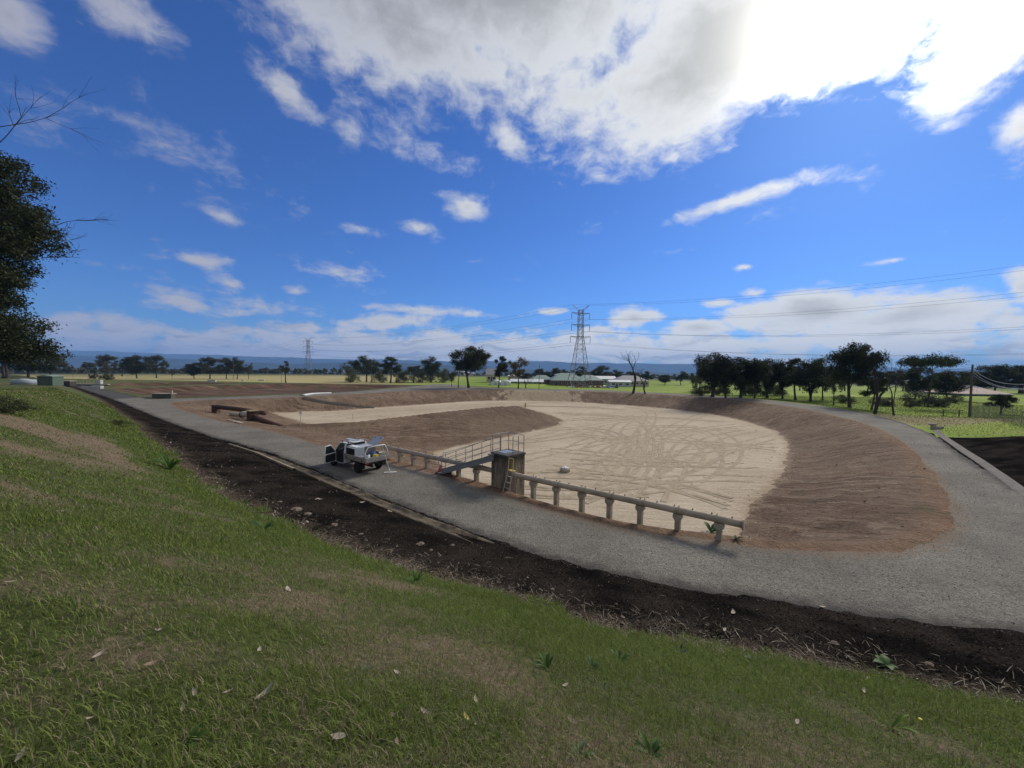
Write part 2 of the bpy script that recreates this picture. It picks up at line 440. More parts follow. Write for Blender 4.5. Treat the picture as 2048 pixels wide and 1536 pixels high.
# ------------------------------------------------------------------ materials
def mat_base(name, rough=.8, spec=.3, metal=0.0):
    m = bpy.data.materials.new(name); m.use_nodes = True
    t = NT(m.node_tree); b = m.node_tree.nodes['Principled BSDF']
    b.inputs['Roughness'].default_value = rough; b.inputs['Metallic'].default_value = metal
    b.inputs['Specular IOR Level'].default_value = spec
    return m, t, b
def bump(t, b, h, strength=.5, dist=.02):
    nd = t.n('ShaderNodeBump'); nd.inputs['Strength'].default_value = strength; nd.inputs['Distance'].default_value = dist
    t.put(nd.inputs['Height'], h); t.put(b.inputs['Normal'], nd.outputs[0]); return nd
def simple(name, c, rough=.6, metal=0.0, var=.18, scale=6.0, spec=.4, bmp=.15, dirt=None, dirt_amt=.5):
    """painted or bare surface with mottling, grain and some dirt"""
    m, t, b = mat_base(name, rough, spec, metal)
    co = t.n('ShaderNodeTexCoord').outputs['Object']
    n1 = t.noise(co, scale, 5, .6); n2 = t.noise(co, scale * 7, 3, .5)
    k = t.math('ADD', t.math('MULTIPLY', n1, .7), t.math('MULTIPLY', n2, .3))
    f = t.ramp(k, .3, .7, 1 - var, 1 + var)
    col = t.mix(1.0, c, t.comb(f, f, f), 'MULTIPLY')
    if dirt:
        col = t.mix(t.math('MULTIPLY', t.ramp(t.noise(co, scale * .6, 6, .65), .45, .68), dirt_amt), col, dirt)
    t.put(b.inputs['Base Color'], col)
    if bmp: bump(t, b, n2, bmp, .01)
    return m
def glass(name, c=(.02, .03, .035)):
    m, t, b = mat_base(name, .08, .6); b.inputs['Base Color'].default_value = (*c, 1); return m

# ------------------------------------------------------------------ terrain materials
def terrain_mats():
    R = {}
    def geo(t): return t.n('ShaderNodeNewGeometry').outputs['Position']
    # gravel road
    m, t, b = mat_base('gravel', .95, .15); p = geo(t)
    big = t.noise(p, .22, 5, .6); mid = t.noise(t.mapping(p, rot=(0, 0, .63), scale=(.35, 2.2, 1)), .9, 5, .6)
    vo = t.n('ShaderNodeTexVoronoi'); t.put(vo.inputs['Vector'], p); vo.inputs['Scale'].default_value = 19
    vo2 = t.n('ShaderNodeTexVoronoi'); t.put(vo2.inputs['Vector'], p); vo2.inputs['Scale'].default_value = 48
    sp = t.math('ADD', t.math('MULTIPLY', vo.outputs['Color'], .55), t.math('MULTIPLY', vo2.outputs['Color'], .45))
    c = t.mix(t.ramp(big, .3, .7), (.142, .132, .112), (.208, .194, .167))
    c = t.mix(t.ramp(mid, .52, .72, 0, .45), c, (.105, .098, .088))
    f = t.ramp(sp, .12, .88, .48, 1.52, False); c = t.mix(1, c, t.comb(f, f, f), 'MULTIPLY')
    sx = t.n('ShaderNodeSeparateXYZ'); t.put(sx.inputs[0], p)      # old bitumen beyond the junction
    c = t.mix(t.ramp(t.math('ADD', sx.outputs[0], t.math('MULTIPLY', big, 8)), -70, -78, 0, .72), c, (.045, .045, .047))
    edge = t.attr('dRI').outputs['Fac']                 # soil tramped on to the edge by the pond
    en = t.math('ADD', edge, t.math('MULTIPLY', t.math('SUBTRACT', t.noise(p, 1.7, 5, .65), .5), 2.0))
    c = t.mix(t.ramp(en, .8, -.1, 0, .6), c, (.20, .135, .085))
    dro = t.attr('dRO').outputs['Fac']                   # tar showing along the outer edge
    on = t.math('ADD', dro, t.math('MULTIPLY', t.math('SUBTRACT', t.noise(p, 1.3, 5, .7), .5), 1.6))
    c = t.mix(t.ramp(on, -.75, .05, 0, .8), c, (.035, .032, .030))
    t.put(b.inputs['Base Color'], c)
    bump(t, b, t.math('ADD', vo.outputs['Distance'], t.math('MULTIPLY', vo2.outputs['Distance'], .5)), .7, .03)
    R['gravel'] = m
    # sealed older road further along
    # sand
    m, t, b = mat_base('sand', .95, .1); p = geo(t)
    big = t.noise(p, .11, 5, .6); mid = t.noise(t.mapping(p, rot=(0, 0, .5), scale=(.5, 1.8, 1)), 1.1, 6, .65); fine = t.noise(p, 7, 5, .7)
    c = t.mix(t.ramp(big, .3, .7), (.40, .325, .235), (.50, .42, .315))
    c = t.mix(t.ramp(mid, .48, .68, 0, .6), c, (.345, .275, .19))
    st = t.noise(t.mapping(p, rot=(0, 0, -.25), scale=(.12, 2.6, 1)), 1.3, 4, .6)
    c = t.mix(t.ramp(st, .55, .7, 0, .4), c, (.56, .485, .38))
    ed = t.math('ADD', t.attr('dS').outputs['Fac'], t.math('MULTIPLY', t.math('SUBTRACT', t.noise(p, 1.1, 5, .65), .5), 2.4))
    c = t.mix(t.ramp(ed, -1.0, .2, 0, .55), c, (.27, .19, .12))
    f = t.ramp(fine, .25, .75, .82, 1.18); c = t.mix(1, c, t.comb(f, f, f), 'MULTIPLY')
    t.put(b.inputs['Base Color'], c)
    bump(t, b, t.math('ADD', t.math('MULTIPLY', mid, 1.4), t.math('MULTIPLY', fine, .4)), .85, .12)
    R['sand'] = m
    # bare earth of the pond banks
    m, t, b = mat_base('bare_earth', .95, .1); p = geo(t)
    dS = t.attr('dS').outputs['Fac']; dRI = t.attr('dRI').outputs['Fac']
    big = t.noise(p, .12, 5, .6); mid = t.noise(p, .7, 6, .65); fine = t.noise(p, 4.5, 6, .7)
    # drag marks of the machine, up and down the bank
    sx = t.n('ShaderNodeSeparateXYZ'); t.put(sx.inputs[0], p)
    th = t.math('ARCTAN2', t.math('SUBTRACT', sx.outputs[1], 62.0), t.math('SUBTRACT', sx.outputs[0], 8.0))
    along = t.comb(t.math('MULTIPLY', th, 34.0), t.math('MULTIPLY', dS, .16), 0.0)
    wob = t.vmath('MULTIPLY', t.vmath('SUBTRACT', t.noise(p, .30, 4, .6, col=True), (.5, .5, .5)), (2.6, 2.6, 0))
    drag = t.noise(t.vmath('ADD', along, wob), 1.5, 6, .66)
    c = t.mix(t.ramp(big, .32, .68), (.125, .082, .056), (.190, .135, .092))
    c = t.mix(t.ramp(drag, .48, .66, 0, .75), c, (.260, .195, .138))
    c = t.mix(t.ramp(drag, .46, .32, 0, .75), c, (.070, .048, .034))
    c = t.mix(t.ramp(mid, .54, .70, 0, .5), c, (.150, .085, .054))
    toe = t.math('ADD', dS, t.math('MULTIPLY', t.math('SUBTRACT', mid, .5), 3.4))
    c = t.mix(t.ramp(toe, .9, -.3, 0, .7), c, (.33, .25, .17))
    crest = t.math('ADD', dRI, t.math('MULTIPLY', t.math('SUBTRACT', mid, .5), 2.0))
    c = t.mix(t.ramp(crest, -1.6, -.2, 0, .6), c, (.215, .130, .080))
    gr = t.math('MULTIPLY', t.ramp(t.noise(p, .33, 5, .65), .58, .70), t.ramp(dRI, -5.5, -1.5))
    c = t.mix(t.math('MULTIPLY', gr, .55), c, (.065, .078, .028))
    sc = px(1075, 791, -1.2)
    mp = t.n('ShaderNodeMapping'); mp.vector_type = 'TEXTURE'; t.put(mp.inputs[0], t.comb(sx.outputs[0], sx.outputs[1], 0.0))
    mp.inputs[1].default_value = (sc[0], sc[1], 0); mp.inputs[3].default_value = (14.5, 11, 1)
    sp_ = t.math('ADD', t.vmath('LENGTH', mp.outputs[0], out=1), t.math('MULTIPLY', t.math('SUBTRACT', t.noise(t.mapping(p, scale=(1.0, .25, 1)), .55, 5, .7), .5), 2.2))
    c = t.mix(t.ramp(sp_, 1.0, .75, 0, .9), c, (.36, .29, .20))
    f = t.ramp(fine, .25, .75, .7, 1.3); c = t.mix(1, c, t.comb(f, f, f), 'MULTIPLY')
    t.put(b.inputs['Base Color'], c)
    bump(t, b, t.math('ADD', t.math('MULTIPLY', drag, .8), t.math('ADD', t.math('MULTIPLY', fine, .3), t.math('MULTIPLY', mid, .5))), 1.0, .42)
    R['earth'] = m
    # tarry black bank
    m, t, b = mat_base('black_mulch', 1.0, .0); p = geo(t)
    big = t.noise(p, .5, 5, .6); fine = t.noise(p, 16, 6, .75)
    vo = t.n('ShaderNodeTexVoronoi'); t.put(vo.inputs['Vector'], p); vo.inputs['Scale'].default_value = 30
    c = t.mix(t.ramp(big, .35, .68), (.011, .010, .009), (.040, .033, .028))
    tt = t.attr('t').outputs['Fac']
    soil = t.math('ADD', t.attr('up').outputs['Fac'], t.math('MULTIPLY', t.math('SUBTRACT', t.noise(p, 1.4, 6, .7), .5), 2.8))
    c = t.mix(t.ramp(soil, -1.1, .15, 0, .85), c, (.125, .098, .074))
    f = t.ramp(fine, .3, .72, .3, 1.7); c = t.mix(1, c, t.comb(f, f, f), 'MULTIPLY')
    c = t.mix(t.ramp(t.noise(p, 38, 2, .5), .70, .76, 0, .5), c, (.24, .21, .17))
    t.put(b.inputs['Base Color'], c)
    bump(t, b, t.math('ADD', fine, vo.outputs['Distance']), 1.0, .05)
    R['black'] = m
    # soil and turf of the near bank
    m, t, b = mat_base('turf', .95, .1); p = geo(t)
    big = t.noise(p, .23, 5, .6); mid = t.noise(p, 1.1, 6, .65); fine = t.noise(p, 19, 6, .75)
    lush = t.attr('lush').outputs['Fac']
    fm = t.noise(p, 6, 6, .7)
    k = t.math('ADD', lush, t.math('MULTIPLY', t.math('SUBTRACT', fm, .5), .9))
    c = t.mix(t.ramp(k, .18, .62), (.165, .125, .084), (.066, .086, .026))
    c = t.mix(t.ramp(mid, .5, .72, 0, .4), c, (.105, .112, .034))
    f = t.ramp(fine, .28, .72, .45, 1.5); c = t.mix(1, c, t.comb(f, f, f), 'MULTIPLY')
    t.put(b.inputs['Base Color'], c)
    bump(t, b, t.math('ADD', fine, fm), .9, .05)
    R['turf'] = m
    # open fields, grass colour lightened and yellowed to stand for sunlight on them
    m, t, b = mat_base('field', .95, .1); p = geo(t)
    sx = t.n('ShaderNodeSeparateXYZ'); t.put(sx.inputs[0], p)
    big = t.noise(p, .03, 5, .6); mid = t.noise(p, .25, 6, .65); fine = t.noise(p, 3.0, 5, .7)
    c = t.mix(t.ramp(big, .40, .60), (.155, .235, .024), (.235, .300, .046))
    c = t.mix(t.ramp(mid, .50, .70, 0, .45), c, (.230, .220, .080))
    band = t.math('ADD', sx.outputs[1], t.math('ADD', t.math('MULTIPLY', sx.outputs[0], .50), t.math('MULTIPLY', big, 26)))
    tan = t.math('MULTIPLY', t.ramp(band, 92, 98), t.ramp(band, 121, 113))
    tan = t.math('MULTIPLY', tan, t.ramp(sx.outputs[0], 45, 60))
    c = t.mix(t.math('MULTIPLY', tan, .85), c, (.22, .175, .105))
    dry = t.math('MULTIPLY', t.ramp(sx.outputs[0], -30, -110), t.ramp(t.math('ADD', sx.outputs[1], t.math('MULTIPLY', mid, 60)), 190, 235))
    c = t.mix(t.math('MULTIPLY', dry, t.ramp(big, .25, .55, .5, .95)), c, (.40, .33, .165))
    rough_ = t.math('MULTIPLY', t.ramp(sx.outputs[0], 10, -20), t.ramp(sx.outputs[1], 225, 185))
    c = t.mix(t.math('MULTIPLY', rough_, .85), c, t.mix(t.ramp(mid, .4, .62), (.045, .060, .022), (.115, .098, .052)))
    # the far plain is wooded
    ln = t.vmath('LENGTH', p, out=1)
    wood = t.mix(t.ramp(t.noise(p, .006, 6, .7), .42, .6), (.040, .055, .026), (.075, .085, .040))
    c = t.mix(t.ramp(ln, 420, 620), c, wood)
    f = t.ramp(fine, .25, .75, .72, 1.28); c = t.mix(1, c, t.comb(f, f, f), 'MULTIPLY')
    t.put(b.inputs['Base Color'], c)
    bump(t, b, fine, .7, .12)
    R['field'] = m
    # beds of the further ponds
    m, t, b = mat_base('pond_bed', .95, .1); p = geo(t)
    st = t.noise(t.mapping(p, rot=(0, 0, .28), scale=(.10, 1.0, 1)), .35, 6, .65); mid = t.noise(t.mapping(p, rot=(0, 0, .2), scale=(.35, 1, 1)), .5, 6, .7)
    c = t.mix(t.ramp(st, .36, .62), (.062, .034, .026), (.150, .088, .060))
    c = t.mix(t.ramp(mid, .50, .60, 0, .8), c, (.055, .060, .026))
    c = t.mix(t.ramp(st, .60, .68, 0, .7), c, (.27, .22, .15))
    t.put(b.inputs['Base Color'], c); bump(t, b, mid, .8, .3)
    R['bed'] = m
    return R
TM = terrain_mats()

# ------------------------------------------------------------------ terrain mesh: one surface, cut along the edges of road, sand, banks and fields
def build_terrain():
    fine = np.radians(np.arange(-64, 64.01, .22)); co = np.radians(np.concatenate([np.arange(-180, -64, 4.0), np.arange(68, 180, 4.0)]))
    ang = np.sort(np.concatenate([fine, co]))
    r = np.concatenate([np.geomspace(.25, 420, 560), 420 * 1.07 ** np.arange(1, 55)])
    A, Rr = np.meshgrid(ang, r)
    x = (Rr * np.sin(A)).ravel(); y = (Rr * np.cos(A)).ravel()
    z, D = height(x, y, True)
    na, nr = len(ang), len(r)
    i = np.arange(nr - 1)[:, None] * na; j = np.arange(na)[None, :]; j2 = (j + 1) % na
    a = (i + j).ravel(); b = (i + j2).ravel(); c = (i + na + j2).ravel(); d = (i + na + j).ravel()
    T = np.concatenate([np.stack([a, b, c], 1), np.stack([a, c, d], 1)])
    # centre fan
    x0 = len(x); x = np.append(x, 0.0); y = np.append(y, 0.0); z = np.append(z, h1(0, 0))
    for k in D: D[k] = np.append(D[k], D[k][0])
    T = np.concatenate([T, np.stack([np.full(na, x0), (np.arange(na) + 1) % na, np.arange(na)], 1)])
    # width of the black strip changes along the bank
    s = -0.80 * x + 0.60 * y
    w = bank_width(s)
    t = D['t']; n1 = fbm(x * .9, y * .9, 4, 61); n2 = fbm(x * 3.1, y * 3.1, 3, 67)
    D['up'] = t - w
    lush = .66 + fbm(x * .33, y * .33, 4, 71) * 1.8 + fbm(x * 1.3, y * 1.3, 3, 73) * .5
    lush += .45 * sst(2.6, .6, t - w - .4) - .30 * sst(4.5, 1.5, np.hypot(x + .6, y - 2.2)) - .3 * sst(.8, 0, t - w)
    D['lush'] = np.clip(lush, 0, 1)
    keys = ['dRI', 'dS', 't', 'dRO', 'up', 'lush']
    cols = [x, y, z] + [D[k] for k in keys]
    far = sst(400, 120, np.hypot(x, y))
    F = {'road': D['dR'] + (n1 * .5 + n2 * .22) * np.clip(far, .3, 1), 'sand': D['dS'] + n1 * 1.3 + n2 * .5,
         'earth': D['dRI'] - .8, 'near': -t - .8, 'grass': -(D['up'] - .15 + n1 * 1.9 + n2 * .8), 'rb': np.maximum(D['dRB'] + n1 * .3, np.hypot(x - 60, y - 30) - 70), 'bed': D['dBED'] + n1 * 3 * far, 'fr': D['dFR'] + n1 * .5}
    fk = list(F); W = np.stack(cols + [F[k] for k in fk], 1); base = len(cols)
    def clip(W, T, col):
        f = W[:, col]; ins = f < 0; cnt = ins[T].sum(1)
        Tin = [T[cnt == 3]]; Tout = [T[cnt == 0]]
        new = [W]; off = len(W)
        for want, single in ((1, True), (2, False)):
            Q = T[cnt == want]
            if not len(Q): continue
            odd = ins[Q] if single else ~ins[Q]
            k = odd.argmax(1); rows = np.arange(len(Q))
            a = Q[rows, k]; b = Q[rows, (k + 1) % 3]; c = Q[rows, (k + 2) % 3]
            ids = []
            for p, q in ((a, b), (a, c)):
                lo = np.minimum(p, q); hi = np.maximum(p, q)
                key = lo.astype(np.int64) * 10 ** 7 + hi
                ids.append((lo, hi, key))
            keys_ = np.concatenate([ids[0][2], ids[1][2]]); lo = np.concatenate([ids[0][0], ids[1][0]]); hi = np.concatenate([ids[0][1], ids[1][1]])
            u, first, inv = np.unique(keys_, return_index=True, return_inverse=True)
            fl = f[lo[first]]; fh = f[hi[first]]; tt = (fl / (fl - fh))[:, None]
            P = W[lo[first]] * (1 - tt) + W[hi[first]] * tt; P[:, col] = 0
            new.append(P); idx = off + inv.ravel(); off += len(P)
            ab = idx[:len(Q)]; ac = idx[len(Q):]
            tip = np.stack([a, ab, ac], 1); q1 = np.stack([ab, b, c], 1); q2 = np.stack([ab, c, ac], 1)
            if single: Tin.append(tip); Tout += [q1, q2]
            else: Tout.append(tip); Tin += [q1, q2]
        return np.concatenate(new), np.concatenate(Tin), np.concatenate(Tout)
    def emit(name, W, T, mat, label=None, kind='structure'):
        if not len(T): return None
        u, inv = np.unique(T, return_inverse=True)
        Q = W[u]
        me = np_mesh(name, Q[:, :3], inv.reshape(T.shape), {k: Q[:, 3 + i] for i, k in enumerate(keys)})
        o = link(name, me, mat); o['kind'] = kind
        if label: o['label'] = label
        return o
    ci = {k: base + i for i, k in enumerate(fk)}
    W, road, rest = clip(W, T, ci['road'])
    W, near, rest = clip(W, rest, ci['near'])
    W, grass, black = clip(W, near, ci['grass'])
    W, pond, out = clip(W, rest, ci['earth'])
    W, sand, earth = clip(W, pond, ci['sand'])
    W, rb, out = clip(W, out, ci['rb'])
    W, bed, out = clip(W, out, ci['bed'])
    W, fr, out = clip(W, out, ci['fr'])
    emit('grass_bank', W, grass, TM['turf'], 'grassy bank sloping down to the gravel road')
    emit('black_bank', W, black, TM['black'], 'dark tarry strip between the grass and the gravel road')
    emit('road', W, road, TM['gravel'], 'grey gravel road curving round the sand basin')
    emit('earth_bank', W, earth, TM['earth'], 'bare brown earth banks of the basin')
    emit('sand_floor', W, sand, TM['sand'], 'pale sand floor of the basin marked by tyres')
    emit('black_bank', W, rb, TM['black'], 'black bank beyond the road at the right')
    emit('pond_bed', W, bed, TM['bed'], 'reddish soil beds of the further ponds')
    emit('road', W, fr, TM['gravel'], 'far gravel track beyond the further ponds')
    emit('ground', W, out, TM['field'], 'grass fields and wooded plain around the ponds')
build_terrain()

# ------------------------------------------------------------------ mountains
def build_mountains():
    m, t, b = mat_base('forest_slope', .95, .05); p = t.n('ShaderNodeNewGeometry').outputs['Position']
    n = t.noise(p, .004, 7, .7); n2 = t.noise(p, .03, 4, .7)
    c = t.mix(t.ramp(n, .4, .6), (.028, .040, .026), (.060, .070, .040))
    f = t.ramp(n2, .3, .7, .6, 1.4); c = t.mix(1, c, t.comb(f, f, f), 'MULTIPLY')
    t.put(b.inputs['Base Color'], c); bump(t, b, n, 1, 60)
    def rng(name, d, prof, depth, seed, amp, label):
        us = np.linspace(-2.6, 2.6, 420); vs = np.linspace(0, 1, 26)
        U, Vv = np.meshgrid(us, vs)
        H = np.interp(U * FPX + CXP, [p[0] for p in prof], [p[1] for p in prof])     # ridge height in pixels above the horizon
        Y = d + depth * Vv; X = U * d * (1 + .15 * Vv)
        top = H / FPX * d * (1 + 0 * Vv)
        sh = np.sin(np.clip(Vv * 1.5, 0, 1) * math.pi / 2) ** 1.2
        rg = fbm(X * 6 / d * 3, Y * 6 / d * 3, 5, seed)
        Z = -75 + (top + 75) * sh * (1 + rg * amp * (1 - .75 * sh)) + fbm(X * 14 / d, Y * 2 / d, 4, seed + 9) * d * .004 * sh
        Z = np.where(Vv > .7, Z - (Vv - .7) * d * .02, Z)
        n0, n1 = U.shape; i = np.arange(n0 - 1)[:, None] * n1; j = np.arange(n1 - 1)[None, :]
        a = (i + j).ravel()
        Fq = np.stack([a, a + 1, a + n1 + 1, a + n1], 1)
        o = link(name, np_mesh(name, np.stack([X.ravel(), Y.ravel(), Z.ravel()], 1), Fq), m); o['kind'] = 'structure'; o['label'] = label
    rng('mountain_range', 9500, [(-1000, 30), (120, 30), (400, 23), (560, 20), (690, 17.5), (760, 18.5), (900, 16.5), (1090, 20), (1150, 18), (1350, 17.5), (1700, 16), (3000, 15)], 2600, 5, .7, 'long blue mountain range along the horizon')
    rng('foothills', 5200, [(-1000, 18), (100, 18), (300, 13), (420, 9), (560, 6), (640, 11), (760, 13), (900, 8), (1000, 2), (1200, -2), (1500, -2), (3000, 3)], 1500, 15, .8, 'wooded foothills below the mountain range')
build_mountains()

# ------------------------------------------------------------------ foreground grass, straw, tyre marks, drain
def tint_mat(name, rough=.85, trans=0.0, spec=.2):
    m, t, b = mat_base(name, rough, spec)
    a = t.attr('tint'); t.put(b.inputs['Base Color'], a.outputs['Color'])
    if trans:
        tr = t.n('ShaderNodeBsdfTranslucent'); t.put(tr.inputs[0], a.outputs['Color'])
        mx = t.n('ShaderNodeMixShader'); mx.inputs[0].default_value = trans
        o = m.node_tree.nodes['Material Output']
        m.node_tree.links.new(b.outputs[0], mx.inputs[1]); m.node_tree.links.new(tr.outputs[0], mx.inputs[2]); m.node_tree.links.new(mx.outputs[0], o.inputs[0])
    return m
def bank_fields(x, y):
    z, D = height(x, y, True)
    s = -0.80 * x + 0.60 * y; w = bank_width(s); t = D['t']
    n1 = fbm(x * .9, y * .9, 4, 61); n2 = fbm(x * 3.1, y * 3.1, 3, 67)
    lush = .66 + fbm(x * .33, y * .33, 4, 71) * 1.8 + fbm(x * 1.3, y * 1.3, 3, 73) * .5
    lush += .45 * sst(2.6, .6, t - w - .4) - .30 * sst(4.5, 1.5, np.hypot(x + .6, y - 2.2)) - .3 * sst(.8, 0, t - w)
    return z, D, t - w - .15 + n1 * 1.9 + n2 * .8, np.clip(lush, 0, 1), t - w
def blades(x, y, z, hgt, wid, az, lean, col, bend=.6):
    n = len(x)
    dx = np.cos(az); dy = np.sin(az)
    sx = -dy * wid * .5; sy = dx * wid * .5
    L = hgt * lean
    V = np.zeros((n, 5, 3))
    V[:, 0] = np.stack([x - sx, y - sy, z - .006], 1); V[:, 1] = np.stack([x + sx, y + sy, z - .006], 1)
    mx = x + dx * L * .38; my = y + dy * L * .38; mz = z + hgt * .52
    V[:, 2] = np.stack([mx - sx * .8, my - sy * .8, mz], 1); V[:, 3] = np.stack([mx + sx * .8, my + sy * .8, mz], 1)
    V[:, 4] = np.stack([x + dx * L, y + dy * L, z + hgt * (1 - bend * .16 * np.minimum(lean, 1.6))], 1)
    o = (np.arange(n) * 5)[:, None, None]
    F = (np.array([[0, 1, 3], [0, 3, 2], [2, 3, 4]])[None] + o).reshape(-1, 3)
    C = np.ones((n, 5, 4)); C[:, :, :3] = col[:, None, :]
    return V.reshape(-1, 3), F, C.reshape(-1, 4)
def build_grass():
    N = 640000
    u = RNG.random(N); e = .42
    r0, r1 = 1.0, 85.0
    r = (r0 ** e + u * (r1 ** e - r0 ** e)) ** (1 / e)
    a = np.radians(RNG.uniform(-63, 63, N))
    x = r * np.sin(a); y = r * np.cos(a)
    ok = (y < 62) & (x < 30)
    x, y, r = x[ok], y[ok], r[ok]
    z, D, g, lush, up = bank_fields(x, y)
    patch = fbm(x * 5, y * 5, 3, 81)
    keep = (g > 0) & (D['t'] > 0) & (RNG.random(len(x)) < np.clip(.30 + lush * .9 + patch * .9, .12, 1))
    x, y, r, z, lush, up, patch = [q[keep] for q in (x, y, r, z, lush, up, patch)]
    n = len(x)
    edge = sst(2.2, .3, up)
    tuft = sst(.02, .22, fbm(x * 3.3, y * 3.3, 2, 101))
    hgt = (.020 + .036 * lush + .045 * tuft * lush + .07 * edge * RNG.random(n)) * RNG.uniform(.5, 1.5, n) * (1 + .012 * r)
    wid = np.maximum(.0042, .0012 * r) * RNG.uniform(.7, 1.4, n)
    az = RNG.uniform(0, 2 * np.pi, n); lean = RNG.uniform(.2, 1.6, n)
    dry = np.clip(.66 - lush * .72 + RNG.normal(0, .24, n), 0, 1) > .42
    k = RNG.random(n)[:, None]; tone = (fbm(x * .8, y * .8, 3, 91) * 1.8 + .5)[:, None]
    green = np.array([.085, .125, .026]) * (1 - k) + np.array([.235, .295, .070]) * k
    green = green * (1 - np.clip(tone, 0, 1) * .35) + np.array([.105, .120, .028]) * np.clip(tone, 0, 1) * .35
    straw = np.array([.36, .30, .20]) * (1 - k) + np.array([.19, .15, .105]) * k
    col = np.where(dry[:, None], straw, green)
    V, F, C = blades(x, y, z, hgt, wid, az, lean, col)
    o = link('grass', np_mesh('grass', V, F, vcol=C, smooth=False), tint_mat('grass_blade', .8, .35)); tag(o, 'short mixed green and dry grass on the near bank', 'grass', kind='stuff')
    # dead straw along the upper edge of the black strip
    N = 60000
    r = np.exp(RNG.uniform(np.log(6), np.log(45), N)); a = np.radians(RNG.uniform(-60, 60, N))
    x = r * np.sin(a); y = r * np.cos(a)
    z, D, g, lush, up = bank_fields(x, y)
    keep = (D['t'] > .4) & (g < .35) & (RNG.random(N) < np.clip(sst(-2.6, .3, up) ** 1.6 * .85 + .006, 0, 1))
    x, y, r, z = x[keep], y[keep], r[keep], z[keep]; n = len(x)
    hgt = RNG.uniform(.015, .075, n); wid = np.maximum(.004, .0011 * r) * RNG.uniform(.6, 1.2, n); lean = RNG.uniform(1.0, 5.5, n)
    k = RNG.random(n)[:, None] ** 2
    col = np.array([.20, .165, .125]) * (1 - k) + np.array([.56, .49, .38]) * k
    V, F, C = blades(x, y, z, hgt, wid, RNG.uniform(0, 6.28, n), lean, col)
    o = link('straw', np_mesh('straw', V, F, vcol=C, smooth=False), tint_mat('straw', .9, .1)); tag(o, 'dead pale straw along the edge of the black strip', 'straw', kind='stuff')
    # rough pasture near the trees at the right and low weeds by the basin
    N = 100000
    x = RNG.uniform(30, 130, N); y = RNG.uniform(28, 125, N)
    z, D = height(x, y, True)
    keep = (D['dRO'] > .6) & (D['dRB'] > .2) & (np.abs(x / y) < 1.6)
    x, y, z = x[keep], y[keep], z[keep]; n = len(x); r = np.hypot(x, y)
    k = RNG.random(n)[:, None]; ton = np.clip(fbm(x * .06, y * .06, 3, 95) * 1.6 + .25, 0, 1)[:, None]
    col = (np.array([.11, .17, .022]) * k + np.array([.20, .25, .045]) * (1 - k)) * (1 - ton * .55) + np.array([.22, .19, .09]) * ton * .55
    V, F, C = blades(x, y, z, RNG.uniform(.04, .13, n), .0009 * r * RNG.uniform(.6, 1.3, n), RNG.uniform(0, 6.28, n), RNG.uniform(.2, 1.2, n), col)
    o = link('grass', np_mesh('grass', V, F, vcol=C, smooth=False), bpy.data.materials['grass_blade']); tag(o, 'bright green pasture beside the trees at the right', 'grass', kind='stuff')
build_grass()

def ribbon(pts, prof, zoff=0.0, zfn=None, sink=0):
    """strip mesh along plan points; prof = [(offset, height)]"""
    P = np.array(pts, float)[:, :2]; T = np.gradient(P, axis=0); T /= np.linalg.norm(T, axis=1)[:, None] + 1e-9
    Nn = np.stack([-T[:, 1], T[:, 0]], 1); m = len(prof)
    off = np.array([p[0] for p in prof]); hh = np.array([p[1] for p in prof])
    XY = P[:, None, :] + Nn[:, None, :] * off[None, :, None]
    zz = (zfn or height)(XY[..., 0].ravel(), XY[..., 1].ravel()).reshape(XY.shape[:2]) + hh[None] + zoff
    if sink:
        u = np.arange(len(P)); zz -= (np.maximum(0, 1 - np.minimum(u, len(P) - 1 - u) / sink) * .14)[:, None]
    V = np.concatenate([XY, zz[..., None]], 2).reshape(-1, 3)
    n = len(P); i = (np.arange(n - 1) * m)[:, None]; j = np.arange(m - 1)[None]
    a = (i + j).ravel(); return V, np.stack([a, a + m, a + m + 1, a + 1], 1)
def merge(parts):
    Vs, Fs, o = [], [], 0
    for V, F in parts: Vs.append(V); Fs.append(F + o); o += len(V)
    return np.concatenate(Vs), np.concatenate(Fs)
def bez(p, n=60):
    p = [np.array(q, float) for q in p]; t = np.linspace(0, 1, n)[:, None]
    if len(p) == 3: return (1 - t) ** 2 * p[0] + 2 * t * (1 - t) * p[1] + t ** 2 * p[2]
    return (1 - t) ** 3 * p[0] + 3 * t * (1 - t) ** 2 * p[1] + 3 * t ** 2 * (1 - t) * p[2] + t ** 3 * p[3]
